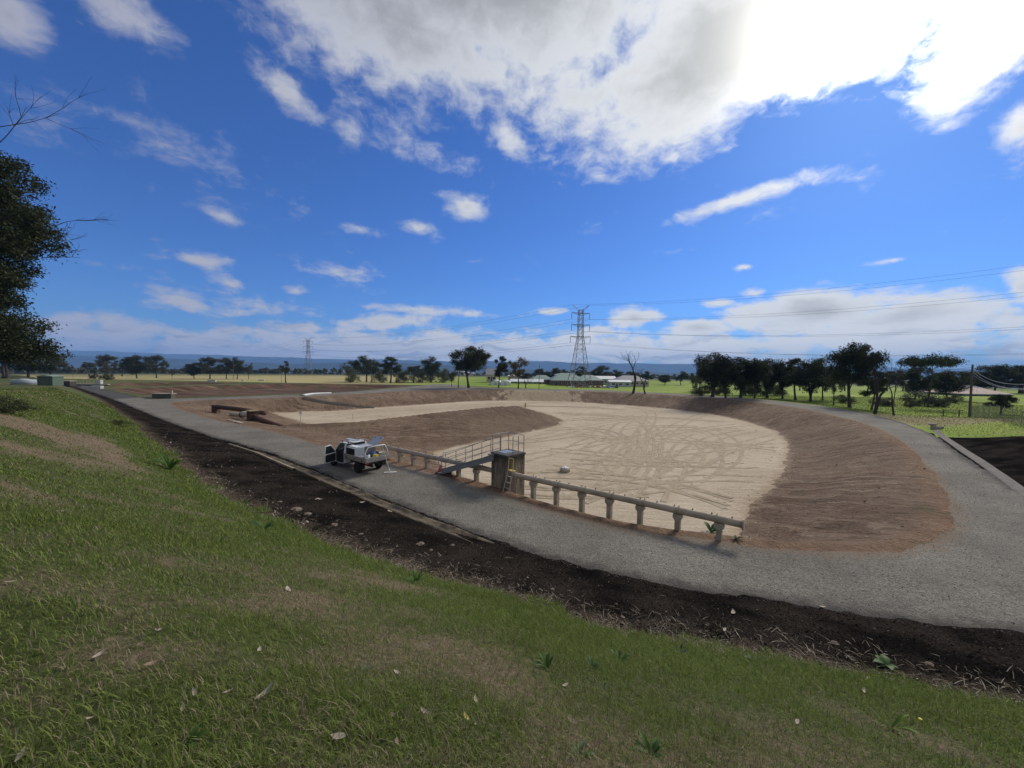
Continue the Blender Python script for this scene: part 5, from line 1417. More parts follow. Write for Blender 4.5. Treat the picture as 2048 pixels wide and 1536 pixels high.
    # second tree of the same row further along
    for i, (x, d, yt, lab) in enumerate([(8, 150, 660, 'dark gum behind the huge tree at the left edge'), (58, 165, 690, 'lower dark gum half hidden by the huge tree'), (-90, 60, 420, 'dark gum beyond the left edge of the photo')]):
        plant(['dark', 'dense', 'top'][i], x, 768, yt, 90, lab, 'dark gums at the left edge', depth=d)
    # bushes and weeds on the near bank
    plant('bush', 14, 826, 784, 80, 'straggly dark bush on the grass at the left edge', None, 'bush', 'bush')
    plant('lightbush', 238, 852, 836, 40, 'low spreading green shrub at the edge of the grass bank', None, 'shrub', 'shrub')
build_trees()
def far_wood():
    rng = np.random.default_rng(3); n = 8000
    a = np.radians(rng.uniform(-62, 62, n)); r = np.exp(rng.uniform(np.log(640), np.log(4200), n))
    x = r * np.sin(a); y = r * np.cos(a); k = (y > 380) & (fbm(x * .004, y * .004, 3, 7) + rng.normal(0, .1, n) > -.06)
    x, y, r = x[k], y[k], r[k]; z = height(x, y); n = len(x)
    H = rng.uniform(5, 10, n); W = H * rng.uniform(.55, .95, n)
    m = 16; th = rng.uniform(0, 2 * np.pi, (n, m)); ph = np.arccos(rng.uniform(-.3, 1, (n, m))); q = rng.uniform(.5, 1, (n, m))
    P = np.stack([x[:, None] + np.cos(th) * np.sin(ph) * q * W[:, None] * .6, y[:, None] + np.sin(th) * np.sin(ph) * q * W[:, None] * .6, z[:, None] + H[:, None] * (.5 + .45 * np.cos(ph) * q)], 2).reshape(-1, 3)
    V, F, C = leaf_cards(P, 4.6, rng, PAL['grey'], .0, .8)
    o = link('distant_wood', np_mesh('distant_wood', V, F, vcol=C, smooth=False), LEAF); tag(o, 'far wooded plain below the mountains', 'wood', kind='stuff')
far_wood()

# ------------------------------------------------------------------ pylons, wires, poles
STEEL = simple('pylon_steel', (.20, .20, .21), .6, .4, var=.15, scale=.5)
TIMBER = simple('pole_timber', (.10, .085, .068), .95, var=.25, scale=2)
INSUL = simple('insulator', (.13, .13, .14), .5)
def pylon(px_, depth, ytop, ybase_z, label):
    top = pd(px_, ytop, depth); c = Vector((top.x, top.y, h1(top.x, top.y))); H = top.z - c.z
    e = empty('pylon', c, math.radians(8), label, 'pylon', 'power pylons'); ends = []
    k = H / 50.0
    def half(z):                                            # half width of the body at height z (for a 50 m tower)
        return float(np.interp(z, [0, 14, 31, 47], [6.3, 3.9, 1.55, 1.25]))
    r = .13
    lv = [0, 7, 14, 19, 23.5, 27.5, 31, 34, 37, 40, 43, 47]
    for sx in (-1, 1):
        for sy in (-1, 1):
            MB().tube([(sx * half(z) * k, sy * half(z) * k, z * k) for z in lv], r * k * 1.25, 4).build('leg', STEEL, e)
    for f in range(4):
        m = MB(); 
        def P(u, z):
            h = half(z); a = {0: (u * h, -h), 1: (h, u * h), 2: (-u * h, h), 3: (-h, -u * h)}[f]; return (a[0] * k, a[1] * k, z * k)
        for a, b in zip(lv[:-1], lv[1:]):
            m.tube([P(-1, a), P(1, b)], r * k * .7, 4, False); m.tube([P(1, a), P(-1, b)], r * k * .7, 4, False)
            if b in (14, 31, 47, 23.5, 37): m.tube([P(-1, b), P(1, b)], r * k * .8, 4, False)
        m.build('bracing', STEEL, e)
    for z, L in ((45.0, 5.6), (38.0, 5.6), (30.8, 6.2)):
        arm = MB()
        for sy in (-1, 1):
            arm.tube([(-L * k, 0, (z + .35) * k), (-1.3 * k, sy * 1.2 * k, z * k), (1.3 * k, sy * 1.2 * k, z * k), (L * k, 0, (z + .35) * k)], r * k, 4)
        arm.tube([(-L * k, 0, (z + .35) * k), (-1.2 * k, 0, (z - 1.2) * k), (1.2 * k, 0, (z - 1.2) * k), (L * k, 0, (z + .35) * k)], r * k * .8, 4)
        a = arm.build('cross_arm', STEEL, e)
        for s in (-1, 1):
            MB().tube([(s * L * k, 0, (z + .3) * k), (s * L * k, 0, (z - 3.6) * k)], .15 * k, 6).build('insulator', INSUL, a); ends.append((s, Vector((s * L * k, 0, (z - 3.6) * k))))
    for s in (-1, 1):
        MB().tube([(s * .9 * k, 0, 47 * k), (s * 5.2 * k, 0, 50 * k)], r * k, 4).build('earth_peak', STEEL, e); MB().tube([(s * 1.0 * k, 0, 45.5 * k), (s * 5.2 * k, 0, 50 * k)], r * k * .7, 4).build('peak_strut', STEEL, e)
        ends.append((s, Vector((s * 5.2 * k, 0, 50 * k))))
    bpy.context.view_layer.update()
    Mx = e.matrix_world
    return e, [(s, Mx @ v) for s, v in ends]
def wire(a, b, sag, label, r=.035, n=40):
    pts = []
    for i in range(n + 1):
        u = i / n; p = a.lerp(b, u); p.z -= sag * 4 * u * (1 - u); pts.append(tuple(p - a))
    o = MB().tube(pts, r, 4).build('power_line', INSUL); o.location = a; tag(o, label, 'power line', 'power lines'); return o
def build_power():
    e1, w1 = pylon(1162, 233, 610, -4, 'tall lattice pylon rising behind the far bank right of centre')
    e2, w2 = pylon(616, 520, 675, -4, 'small distant lattice pylon left of centre')
    # next tower of the line stands out of frame to the right
    right_end = [pd(2300, 560, 150), pd(2300, 640, 150), pd(2300, 700, 150), pd(2300, 500, 150)]
    levels = ['top', 'middle', 'bottom', 'earth']
    for i, ((s, p), (s2, q)) in enumerate(zip(w1, w2)):
        lab = 'power line from the %s arm of the near pylon to the far pylon, %s side' % (['top', 'top', 'middle', 'middle', 'lowest', 'lowest', 'peak', 'peak'][i], 'left' if s < 0 else 'right')
        wire(p, q, 7, lab, .05)
        dest = right_end[i // 2] + Vector((6 * s, 3 * s, 0))
        lab = 'power line running right from the %s arm of the near pylon, %s side' % (['top', 'top', 'middle', 'middle', 'lowest', 'lowest', 'peak', 'peak'][i], 'left' if s < 0 else 'right')
        wire(p, dest, 4.5, lab, .04)
    for i, (s, q) in enumerate(w2):
        lab = 'faint power line leaving the far pylon to the left, %s %s' % (['top', 'top', 'middle', 'middle', 'lowest', 'lowest', 'peak', 'peak'][i], 'near' if s < 0 else 'far')
        wire(q, pd(330, 745, 900) + Vector((12 * s, 0, i * 1.5)), 9, lab, .07)
    # wooden poles
    def pole(x, y, ytop, lab, depth=None, arms=True, r=.14):
        p = hit(x, y) if depth is None else pd(x, y, depth)
        if depth: p.z = h1(p.x, p.y)
        H = pd(x, ytop, p.y).z - p.z
        e = empty('utility_pole', p, .3, lab, 'pole', 'wooden poles')
        MB().tube([(0, 0, -.3), (0, 0, H * .5), (0, 0, H)], [r * 1.2, r, r * .8], 8).build('shaft', TIMBER, e)
        if arms:
            a = MB().box((0, 0, H - .5), (1.9, .1, .12)).build('cross_arm', TIMBER, e)
            for u in (-.8, 0, .8): MB().lathe([(.05, 0), (.07, .08), (.04, .2)], (u, 0, H - .44), 8).build('insulator', INSUL, a)
        return p, H
    pole(467, 749, 718, 'thin wooden pole in the second clump of trees at the left', 290); pole(743, 765, 727, 'wooden pole between the gums beyond the road', None)
    pole(1078, 779, 729, 'thin dark pole beside the left end of the buildings', None, False, .09)
    pole(563, 768, 752, 'short pole by the far track', None, False, .06)
    pole(146, 751, 738, 'small pole in the dry field at the left', 280, True, .08)
    p, H = pole(1939, 834, 729, 'leaning tall wooden pole by the wire fence at the right', None, False, .17)
    tip = p + Vector((0, 0, H - .5))
    for i, (x, y) in enumerate([(2100, 762), (2100, 775), (2100, 770)]):
        wire(tip - Vector((0, 0, .2 + i * .5)), pd(x, y, 34 + i * 3), 1.2, 'service wire from the leaning pole to the right, %s' % ['upper', 'lower', 'middle'][i], .022)
    wire(tip, pd(1300, 752, 190), 2.5, 'thin service wire crossing in front of the dark grove', .02)
    # white posts at the far edge
build_power()

# ------------------------------------------------------------------ fence at the right
def fence():
    WIREM = simple('fence_wire', (.05, .05, .05), .6, .4)
    a = Vector(px(1943, 834, .4) + (0,)); b = Vector(px(2110, 872, 1.2) + (0,))
    d = (b - a); L = d.length; d.normalize(); rz = math.atan2(d.y, d.x); z0 = h1(a.x, a.y)
    e = empty('wire_fence', (a.x, a.y, z0), rz, 'dark wire mesh fence running from the leaning pole to the right edge', 'fence')
    zt = lambda s: h1(a.x + d.x * s, a.y + d.y * s) - z0
    n = int(L / 3); pm = MB().tube([(0, 0, -.2), (0, 0, 2.0)], .035, 6).mesh('post')
    for i in range(n + 1):
        o = link('post', pm, GALV, e); s = L * i / n; o.location = (s, 0, zt(s))
    for i in range(n):
        m = MB(); s0, s1 = L * i / n, L * (i + 1) / n; za, zb = zt(s0), zt(s1)
        for k in range(13): m.tube([(s0, 0, za + .05 + k * .15), (s1, 0, zb + .05 + k * .15)], .006, 3, False)
        for k in range(24):
            s = s0 + (s1 - s0) * k / 24; z = za + (zb - za) * k / 24; m.tube([(s, 0, z + .05), (s, 0, z + 1.88)], .006, 3, False)
        m.build('mesh_panel', WIREM, e)
    # short post-and-rail piece left of the pole
    c = hit(1900, 833)
    e = empty('rail_fence', c, -.2, 'short grey rail on two posts left of the leaning pole', 'fence')
    for x in (-1.0, 1.3): MB().box((x, 0, .55), (.12, .12, 1.4)).build('post', TIMBER, e)
    MB().box((.3, -.07, 1.15), (3.2, .05, .14)).build('rail', simple('grey_rail', (.24, .22, .19), .9), e)
    c = hit(1866, 858); e = empty('culvert_head', c - Vector((0, 0, .1)), .5, 'small concrete culvert head at the start of the gutter on the right', 'culvert')
    MB().box((0, 0, .32), (1.1, .25, .7)).build('head_wall', CONC, e, bevel=.02); MB().box((0, 0, .70), (1.4, .5, .09)).build('cap', simple('dark_capstone', (.12, .11, .09), .9), e, bevel=.02); MB().box((.45, -.45, .2), (.2, .8, .5)).build('wing_wall', CONC, e, bevel=.02); MB().box((-.45, -.45, .2), (.2, .8, .5)).build('wing_wall', CONC, e, bevel=.02)
fence()

# ------------------------------------------------------------------ buildings
GREEN_ROOF = simple('green_roof', (.20, .27, .23), .6, var=.08, scale=.6); WHITE_ROOF = simple('white_roof', (.68, .70, .70), .6, var=.06, scale=.6)
GREY_ROOF = simple('grey_roof', (.27, .27, .28), .7, var=.1, scale=.6); PINK_ROOF = simple('pink_roof', (.42, .30, .27), .8, var=.12, scale=.8)
BRICK = simple('brown_brick', (.15, .075, .055), .9, var=.2, scale=2); CREAM = simple('cream_wall', (.45, .40, .32), .85, var=.1, scale=1); WINM = glass('window_glass', (.03, .035, .045))
SHEDG = simple('shed_green', (.085, .12, .09), .6, var=.1, scale=2)
def building(name, x0, x1, yeave, yridge, depth, lab, roof, wall, bd=14.0, hip=True, win=6, cat='building', rz=0.0):
    a = pd(x0, yeave, depth); b = pd(x1, yeave, depth); c = (a + b) / 2; zg = h1(c.x, c.y + bd / 2)
    W = (b - a).length; he = max(2.2, c.z - zg); hr = pd((x0 + x1) / 2, yridge, depth + bd / 2).z - zg
    if he > c.z - zg + .01: zg = c.z - he; hr = pd((x0 + x1) / 2, yridge, depth + bd / 2).z - zg
    e = empty(name, (c.x, c.y + bd / 2, zg), rz, lab, cat)
    MB().box((0, 0, he / 2), (W, bd, he)).build('wall', wall, e)
    o = .7; i = min(bd / 2, W * .35) if hip else 0
    hr = max(hr, he + .5)
    vs = [(-W / 2 - o, -bd / 2 - o, he), (W / 2 + o, -bd / 2 - o, he), (W / 2 + o, bd / 2 + o, he), (-W / 2 - o, bd / 2 + o, he), (-W / 2 - o + i, 0, hr), (W / 2 + o - i, 0, hr)]
    m = MB(); m.add(vs, [(0, 1, 5, 4), (1, 2, 5), (2, 3, 4, 5), (3, 0, 4), (3, 2, 1, 0)]); r_ = m.build('roof', roof, e)
    MB().box((0, -bd / 2 - o - .06, he - .02), (W + 1.5, .12, .22)).build('gutter', WHITEP, r_)
    for k in range(win):
        x = -W / 2 + (k + .5) * W / win
        w = MB().box((x, -bd / 2 - .04, he * .55), (W / win * .5, .1, he * .42)).build('window', WHITEP, e); MB().box((x, -bd / 2 - .10, he * .55), (W / win * .44, .05, he * .36)).build('pane', WINM, w)
    dx = -W / 2 + W / max(win, 1) * 1.0
    MB().box((dx, -bd / 2 - .05, he * .36), (1.0, .12, he * .70)).build('door', DARK, e)
    return e
def build_buildings():
    building('school_hall', 1104, 1172, 761, 746, 275, 'large hall with long green hipped roof left of the near pylon', GREEN_ROOF, BRICK, 26, win=8)
    building('school_hall', 1158, 1206, 760.5, 750, 292, 'second green roofed hall behind the pylon legs', GREEN_ROOF, BRICK, 24, win=6)
    building('school_hall', 1064, 1106, 759, 750, 300, 'smaller green roofed block at the left of the large hall', GREEN_ROOF, BRICK, 18, win=4)
    e = building('school_hall', 1112, 1142, 750, 746.5, 305, 'raised dark clerestory block above the large green roof', GREY_ROOF, CREAM, 10, win=3)
    building('shed', 1192, 1232, 758, 752, 310, 'white roofed shed behind the car park', WHITE_ROOF, CREAM, 12, False, 3)
    building('house', 1232, 1298, 762, 751, 285, 'grey roofed long house behind the tall dead tree', GREY_ROOF, CREAM, 16, win=7)
    building('shed', 1220, 1262, 764, 760, 270, 'low white roofed carport in front of the grey roofed house', WHITE_ROOF, GREY, 8, False, 3)
    building('shed', 1022, 1086, 763.5, 758, 290, 'long low shed with white roof left of the green halls', WHITE_ROOF, GREEN_ROOF, 10, False, 6)
    building('house', 973, 993, 749, 737, 300, 'house with a steep blue-grey gable behind the gums', GREY_ROOF, CREAM, 14, False, 2)
    building('house', 1016, 1046, 752, 748, 330, 'pale house between the gums and the green roofs', WHITE_ROOF, CREAM, 12, win=3)
    building('house', 1925, 2022, 788, 775, 140, 'house with pale pink roof beyond the paddock at the right', PINK_ROOF, SHEDG, 12, win=4)
    building('shed', 1920, 1962, 776, 770, 158, 'long white roofed shed behind the pink roofed house', WHITE_ROOF, CREAM, 8, False, 3)
    building('house', 1850, 1868, 763, 757, 160, 'pale house glimpsed through the flat-topped tree', WHITE_ROOF, CREAM, 8, win=2)
    # arched polytunnels
    for i, (x0, x1, lab) in enumerate([(981, 1001, 'white arched polytunnel behind the single gum, left one'), (1000, 1021, 'white arched polytunnel behind the single gum, right one')]):
        a = pd(x0, 764, 262); b = pd(x1, 764, 262); c = (a + b) / 2; R = (b - a).length / 2; z = h1(c.x, c.y)
        e = empty('polytunnel', (c.x, c.y, z), 0, lab, 'polytunnel', 'polytunnels')
        arc = [(R * math.cos(t), max(0, 1.2 + (R * .52) * math.sin(t))) for t in np.linspace(0, math.pi, 13)]
        hull = [(R, 0)] + arc + [(-R, 0)]
        MB().prism(hull, 0, 26).build('cover', WHITEP, e); MB().box((0, -.06, 1.0), (1.6, .08, 2.0)).build('door', GREY, e)
        for y in (0, 6, 13): MB().tube([(u[0] * 1.01, y, u[1] + .03) for u in arc], .06, 5).build('hoop', GALV, e)
    # parked cars
    def car(x, y, depth, col, lab, rz):
        p = pd(x, y, depth); p.z = h1(p.x, p.y)
        e = empty('parked_car', p, rz, lab, 'car', 'cars parked by the green halls')
        low = [(-2.1, .35), (-2.1, .85), (-1.6, .95), (1.2, .92), (2.0, .75), (2.15, .35)]
        MB().prism(low, -.85, .85).build('body', col, e, bevel=.06)
        MB().prism([(-1.5, .93), (-1.1, 1.42), (.3, 1.45), (1.0, .93)], -.72, .72).build('cabin', WINM, e, bevel=.05); MB().box((-.4, 0, 1.46), (1.4, 1.3, .05)).build('roof', col, e)
        for a in (-1.3, 1.3):
            for s in (-.8, .8): o = MB().lathe([(.05, -.1), (.32, -.1), (.32, .1), (.05, .1)], n=14).build('wheel', BLACK, e); o.location = (a, s, .33); o.rotation_euler = (math.pi / 2, 0, 0)
    cr = simple('car_red', (.30, .03, .025), .3); cw = simple('car_white', (.7, .7, .7), .3); cs = simple('car_silver', (.4, .41, .42), .3, .4); co_ = simple('car_orange', (.5, .17, .05), .4); cd = simple('car_dark', (.03, .035, .05), .3); cm = simple('car_maroon', (.14, .02, .03), .3)
    for i, (x, y, c, lab) in enumerate([(1158, 768, co_, 'orange car nearest the pylon base'), (1168, 771, cs, 'silver car below the orange one'), (1176, 770, cm, 'maroon car between silver and red cars'), (1186, 770, cr, 'bright red car in the car park'), (1196, 769, cr, 'red car at the right of the bright red one'), (1206, 768, cw, 'white car right of the red cars'), (1214, 767.5, cs, 'silver car in the right half of the car park'), (1222, 767, cw, 'white car at the right end of the car park'), (1230, 768, cd, 'dark car at the right end of the car park'), (1146, 769, cw, 'white car left of the orange one')]):
        car(x, y, 236 + (i % 3) * 5, c, lab, .3 + i * .4)
    # far left: sheds, tank and weirs by the ponds
    p = hit(90, 771); s = p.y / FPX
    e = empty('garden_shed', p, .12, 'green metal shed at the far end of the grass bank', 'shed'); W, Hh = 27 * s, 18.5 * s
    MB().box((0, W * .4, Hh / 2 - .1), (W, W * .8, Hh)).build('wall', SHEDG, e); m = MB(); m.prism([(-W * .54, Hh - .1), (W * .54, Hh - .1), (W * .54, Hh + .02), (0, Hh + .25), (-W * .54, Hh + .02)], -.2, W * .85).build('roof', simple('pale_green_roof', (.2, .26, .22), .6), e)
    for k in range(6): MB().box((-W / 2 + (k + .5) * W / 6, -.02, Hh / 2), (.05, .05, Hh * .9)).build('rib', SHEDG, e)
    MB().box((W * .1, -.03, Hh * .42), (W * .35, .06, Hh * .8)).build('door', simple('shed_door', (.07, .1, .075), .6), e)
    p = hit(48, 769); s = p.y / FPX
    e = empty('water_tank', p, 0, 'low pale blue-grey tank left of the green shed', 'tank'); W, Hh = 33 * s, 9.5 * s
    MB().lathe([(W / 2, -.1), (W / 2, Hh), (W / 2 - .1, Hh + .05), (W / 2 - .2, Hh)], n=28).build('wall', simple('tank_wall', (.25, .29, .33), .6, var=.12), e, True); MB().lathe([(W / 2 - .15, Hh - .1), (.3, Hh + .25)], n=28).build('lid', simple('tank_lid', (.33, .37, .40), .6), e, True)
    p = hit(128, 772); s = p.y / FPX
    e = empty('pump_box', p, .1, 'dark concrete pump box at the far end of the road', 'pump box'); W, Hh = 21 * s, 9.5 * s
    MB().box((0, W * .3, Hh / 2), (W, W * .6, Hh)).build('wall', simple('dark_wall', (.06, .055, .05), .9), e, bevel=.02); MB().box((0, W * .3, Hh + .06), (W * 1.06, W * .66, .12)).build('lid', CONC, e); MB().box((0, W * .2, -.02), (W * 1.8, W, .3)).build('footing', simple('black_footing', (.03, .03, .03), .9), e)
    p = hit(190, 771); s = p.y / FPX
    e = empty('weir_walkway', p, -.02, 'low concrete weir with a pale handrail across the far pond', 'weir'); W = 68 * s
    MB().box((-W * .08, 0, .35), (W, .8, .3)).build('deck', simple('pale_deck', (.33, .31, .28), .9), e); MB().box((-W * .08, 0, .0), (W, .5, .5)).build('wall', simple('black_wall', (.03, .03, .028), .9), e)
    for k in range(7): MB().tube([(-W * .45 + k * W * .10, 0, .5), (-W * .45 + k * W * .10, 0, 1.5)], .04, 6).build('rail_post', CONC, e)
    for zz in (1.0, 1.5): MB().tube([(-W * .45, 0, zz), (W * .15, 0, zz)], .035, 6).build('rail', CONC, e)
    MB().box((W * .15, 0, 1.1), (1.2, .8, 1.3)).build('valve_box', simple('pale_valve_box', (.45, .46, .45), .7), e)
    p = hit(323, 797); s = p.y / FPX
    e = empty('weir_box', p, .02, 'long grey concrete outlet box beside the road junction', 'outlet box'); W = 38 * s
    MB().box((0, .6, .35), (W, 1.2, 1.1)).build('wall', simple('mossy_concrete', (.10, .095, .08), .9, var=.3, scale=1.5), e, bevel=.03); MB().box((0, .6, .95), (W * 1.04, 1.4, .12)).build('cap', CONC, e, bevel=.02)
    MB().box((-W * .75, .6, .2), (W * .55, .5, .35)).build('wing_wall', CONC, e, bevel=.02); MB().box((W * .47, .3, 1.25), (.3, .3, .8)).build('gauge_post', CONC, e)
    for x, y, sc, lab in [(194, 777.5, 1.0, 'white block beside the far road'), (424, 763.5, 1.2, 'long pale concrete trough on the far bank, left one'), (523, 761.5, 1.5, 'pale concrete trough on the far bank near the column-like tree'), (486, 762, .6, 'small pale block between the two far troughs')]:
        p = hit(x, y); o = MB().box((0, 0, .35), (2.6 * sc, 1.0, .9)).build('concrete_trough', simple('pale_trough', (.42, .42, .40), .8), None, bevel=.04); o.location = p; o.rotation_euler = (0, 0, .1); tag(o, lab, 'trough')
    # far houses in the valley
    rnd = random.Random(9); hm = MB().box((0, 0, 2), (14, 9, 4)).mesh('wall'); rm = MB().prism([(-7.8, 4), (7.8, 4), (5, 6.2), (-5, 6.2)], -5, 5).mesh('roof')
    for i in range(34):
        x = rnd.uniform(400, 1000); d = rnd.uniform(900, 2600); p = pd(x, 740, d); p.z = h1(p.x, p.y) + 3
        e = empty('distant_house', p, rnd.uniform(-.6, .6), 'tiny pale house far off in the wooded valley', 'house', 'houses far off in the valley')
        e.scale = (1.5, 1.5, 1.6); link('wall', hm, CREAM, e); link('roof', rm, [WHITE_ROOF, GREY_ROOF, PINK_ROOF][i % 3], e)
build_buildings()

# ------------------------------------------------------------------ small things on the near bank
def litter():
    LM = [simple('dry_leaf_pale', (.36, .30, .24), .8, var=.2, scale=30), simple('dry_leaf_brown', (.20, .14, .10), .8, var=.25, scale=30), simple('dry_leaf_yellow', (.42, .34, .10), .8, var=.2, scale=30)]
    def leaf(L, W, curl):
        m = MB(); n = 7; vs = []
        for i in range(n):
            u = i / (n - 1); w = W * math.sin(math.pi * min(1, u * .96 + .02)) ** .8; z = curl * (u - .5) ** 2 * L * 2 + .004
            x = (u - .5) * L; y = math.sin(u * 2.2) * L * .10
            vs += [(x, y - w / 2, z + abs(curl) * w * .5), (x, y, z), (x, y + w / 2, z + abs(curl) * w * .5)]
        fs = []
        for i in range(n - 1):
            for k in (0, 1): a = i * 3 + k; fs += [(a, a + 1, a + 4, a + 3)]
        fs += [tuple(reversed(f)) for f in []]
        return m.add(vs, fs)
    pts = [(676, 1488, 34, 0, 'large pale fallen leaf on the grass at the bottom of the photo'), (530, 1394, 30, 0, 'pale curled leaf left of the bottom centre'), (455, 1395, 16, 0, None), (200, 1320, 16, 0, None), (300, 1338, 18, 1, None), (520, 1308, 16, 0, None), (578, 1183, 20, 0, None), (280, 1298, 14, 1, None),
           (40, 1524, 22, 0, None), (185, 1448, 16, 0, None), (120, 1024, 14, 0, None), (795, 1351, 16, 0, None), (850, 1430, 18, 0, None), (785, 1440, 18, 1, None), (952, 1408, 16, 0, None), (934, 1443, 18, 2, 'yellow fallen leaf on the grass below the centre'), (1144, 1450, 20, 1, None), (1130, 1375, 14, 0, None), (368, 1425, 14, 0, None), (388, 1394, 16, 0, None), (950, 1455, 12, 0, None),
           (795, 1492, 16, 1, None), (1465, 1228, 18, 0, 'white leaf standing on the black strip at the right'), (1645, 1217, 14, 0, 'pale scrap on the edge of the gravel road at the right'), (1735, 1365, 22, 0, None), (1790, 1365, 26, 0, None), (1730, 1386, 12, 0, None), (1450, 1262, 12, 0, None), (640, 1000, 10, 0, None), (634, 1000, 12, 0, None), (725, 1005, 12, 0, None), (780, 1023, 12, 0, None), (1240, 1110, 10, 0, None), (1595, 1450, 14, 0, None), (318, 1270, 16, 0, None), (300, 1225, 12, 1, None), (20, 1170, 14, 0, None)]
    for i, (x, y, s, c, lab) in enumerate(pts):
        p = hit(x, y); dist = (p - CAMP).length; L = s / FPX * dist * .85
        o = leaf(L, L * .38, random.uniform(.1, .5)).build('fallen_leaf', LM[c], None, True); o.location = p + Vector((0, 0, .02 if y > 1150 else .01)); o.rotation_euler = (random.uniform(-.3, .3), random.uniform(-.3, .3), random.uniform(0, 6.28))
        where = 'on the black strip' if y < 1030 and x > 500 else 'in the bottom left of the grass' if x < 420 and y > 1340 else 'on the grass at the left' if x < 420 else 'on the grass left of the bottom centre' if x < 700 else 'on the brown patch at the bottom centre' if x < 1000 else 'on the grass below the tall strappy weed' if x < 1300 else 'on the right hand grass'
        tag(o, lab or 'small dry %s leaf lying %s' % (['pale', 'brown', 'yellow'][c], where), 'leaf', 'fallen leaves')
    RK = simple('stone', (.15, .115, .088), .95, var=.25, scale=12, bmp=.5)
    for i, (x, y, s, lab) in enumerate([(592, 1022, 22, 'flat brown stone on the soil edge left of centre'), (614, 1030, 14, 'small stone beside the flat brown stone'), (668, 1052, 16, 'round brown stone on the soil edge'), (840, 1090, 16, 'rounded stone on the soil edge below the gutter'), (722, 1070, 10, None), (905, 1092, 10, None), (862, 1102, 9, None), (560, 1005, 9, None), (1245, 1236, 9, None), (1105, 1180, 9, None), (1670, 1290, 12, None), (1860, 1330, 10, None)]):
        p = hit(x, y); r = s / FPX * (p - CAMP).length / 2.6
        bm = bmesh.new(); bmesh.ops.create_icosphere(bm, subdivisions=2, radius=r)
        rr = random.Random(i)
        for v in bm.verts: v.co = Vector((v.co.x * 1.2, v.co.y, v.co.z * .5)) * rr.uniform(.72, 1.2)
        me = bpy.data.meshes.new('stone'); bm.to_mesh(me); bm.free()
        o = link('stone', me, RK, None, False); o.location = p + Vector((0, 0, r * .15)); o.rotation_euler = (0, 0, rr.uniform(0, 6)); tag(o, lab or {722: 'small stone right of the round brown stone', 905: 'small stone below the end of the gutter', 862: 'small stone just below the rounded stone', 560: 'small stone left of the flat brown stone', 1245: 'small stone in the straw right of centre', 1105: 'small stone in the straw at the centre', 1670: 'small stone in the straw left of the broad-leaved weed', 1860: 'small stone in the straw right of the broad-leaved weed'}[x], 'stone', 'stones on the soil edge')
    # broad-leaved weeds
    WM = tint_mat('weed_leaf', .6, .3)
    def weed(x, y, s, n, col, lab, up=.5, wide=.3):
        p = hit(x, y); L = s / FPX * (p - CAMP).length * .45; rr = np.random.default_rng(int(x)); Vs, Fs, Cs = [], [], []
        for i in range(n):
            a = rr.uniform(0, 6.28); l = L * rr.uniform(.6, 1.1); e = rr.uniform(.5, 1.3) * up; w = l * wide * rr.uniform(.7, 1.2); m = 6
            for k in range(m):
                u = k / (m - 1); q = l * u; wz = w * math.sin(math.pi * (u * .9 + .08)) * .5; zz = q * e * (1 - .55 * u)
                cx, cy = math.cos(a) * q, math.sin(a) * q; sx, sy = -math.sin(a) * wz, math.cos(a) * wz
                Vs += [(cx - sx, cy - sy, zz + wz * .35), (cx, cy, zz), (cx + sx, cy + sy, zz + wz * .35)]
            o = i * m * 3
            for k in range(m - 1):
                for j in (0, 1): b_ = o + k * 3 + j; Fs.append((b_, b_ + 1, b_ + 4, b_ + 3))
            t = rr.uniform(.75, 1.25); Cs += [(col[0] * t, col[1] * t, col[2] * t, 1)] * (m * 3)
        o = link('weed', np_mesh('weed', np.array(Vs), np.array(Fs), vcol=np.array(Cs), smooth=True), WM); o.location = p - Vector((0, 0, .005)); tag(o, lab, 'weed', 'broad-leaved weeds')
    G1, G2 = (.06, .12, .03), (.085, .135, .06)
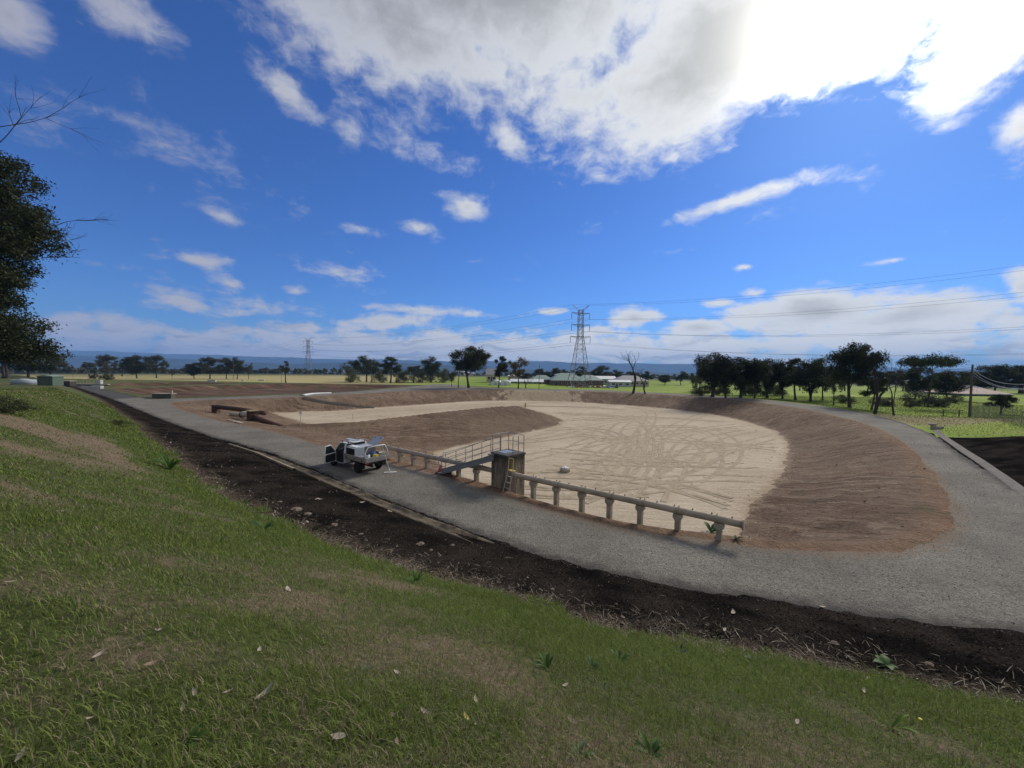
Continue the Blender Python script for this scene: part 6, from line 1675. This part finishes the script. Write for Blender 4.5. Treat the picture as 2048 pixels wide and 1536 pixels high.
    for a in [(1772, 1332, 38, 11, (.075, .15, .045), 'broad-leaved pale green weed at the top edge of the right grass', .8, .6), (1095, 1340, 52, 14, G1, 'tall strappy green weed in the grass right of centre', 1.5, .22), (1185, 1340, 44, 10, G2, 'blue-green strappy weed right of the tall green weed', 1.2, .22), (1240, 1325, 40, 10, G1, 'bright green weed right of the blue-green one', 1.2, .3),
              (1205, 1378, 36, 9, G2, 'small blue-green weed below the taller weeds', 1.1, .2), (1300, 1510, 60, 12, (.05, .11, .02), 'dark green rosette at the bottom right of centre', .9, .3), (1160, 1510, 50, 12, G2, 'thin-leaved rosette at the bottom right of centre', .8, .16), (730, 1345, 46, 12, G2, 'thin starry weed left of the bottom centre', .6, .16), (290, 1495, 50, 8, (.09, .13, .03), 'yellow-green rosette at the bottom left', .7, .5),
              (375, 1490, 46, 10, (.05, .1, .02), 'leafy green weed right of the yellow-green rosette', .9, .45), (200, 1528, 36, 8, (.07, .12, .05), 'star-shaped weed at the bottom left edge', .6, .2), (860, 1480, 40, 9, G1, 'low green weed near the bottom centre', .7, .2), (995, 1475, 36, 10, G2, 'grey-green thin weed near the bottom centre', .6, .14), (1510, 1325, 36, 9, G2, 'bluish weed at the top of the right grass', 1.2, .2), (1360, 1308, 30, 7, (.03, .06, .05), 'dark bluish weed left of the bluish one', 1.4, .2),
              (1780, 1460, 60, 12, (.09, .15, .02), 'bright yellow-green grassy weed at the lower right', 1.3, .14), (1422, 1066, 40, 12, (.05, .10, .03), 'leafy weed growing beside the pipe post at the basin corner', 1.2, .4), (1472, 1080, 34, 10, (.05, .08, .03), 'low weed at the flanged end of the pipe', .8, .3), (470, 1165, 30, 8, G1, 'small green weed in the left grass', .8, .25), (830, 1165, 50, 16, (.055, .12, .025), 'bushy green tuft at the top edge of the grass', 1.6, .16), (530, 1060, 50, 16, (.055, .12, .025), 'bushy green tuft on the grass edge left of centre', 1.5, .16), (340, 940, 60, 16, (.05, .11, .02), 'lush green tuft on the grass edge below the pickup', 1.5, .16)]:
        weed(*a)
    # a yellow flower
    p = hit(1838, 1452); e = empty('dandelion', p, 0, 'single small yellow flower in the grass at the lower right', 'flower'); MB().tube([(0, 0, 0), (.01, 0, .07)], .003, 5).build('stem', LM[2], e); MB().lathe([(.004, .068), (.018, .074), (.016, .082), (.004, .085)], (.01, 0, 0), 10).build('head', simple('flower_yellow', (.6, .5, .02), .6), e)
litter()

# ------------------------------------------------------------------ haze
def haze():
    m = bpy.data.materials.new('haze'); m.use_nodes = True; nt = m.node_tree; nt.nodes.clear()
    o = nt.nodes.new('ShaderNodeOutputMaterial'); v = nt.nodes.new('ShaderNodeVolumePrincipled')
    v.inputs['Color'].default_value = (.26, .50, 1, 1); v.inputs['Density'].default_value = HAZE
    v.inputs['Anisotropy'].default_value = 0.0
    nt.links.new(v.outputs[0], o.inputs['Volume'])
    b = MB().box((0, 5800, 190), (60000, 13600, 600)).build('haze', m); b['kind'] = 'stuff'; b['label'] = 'bluish air between the ponds and the mountains'
HAZE = 8.5e-5
haze()
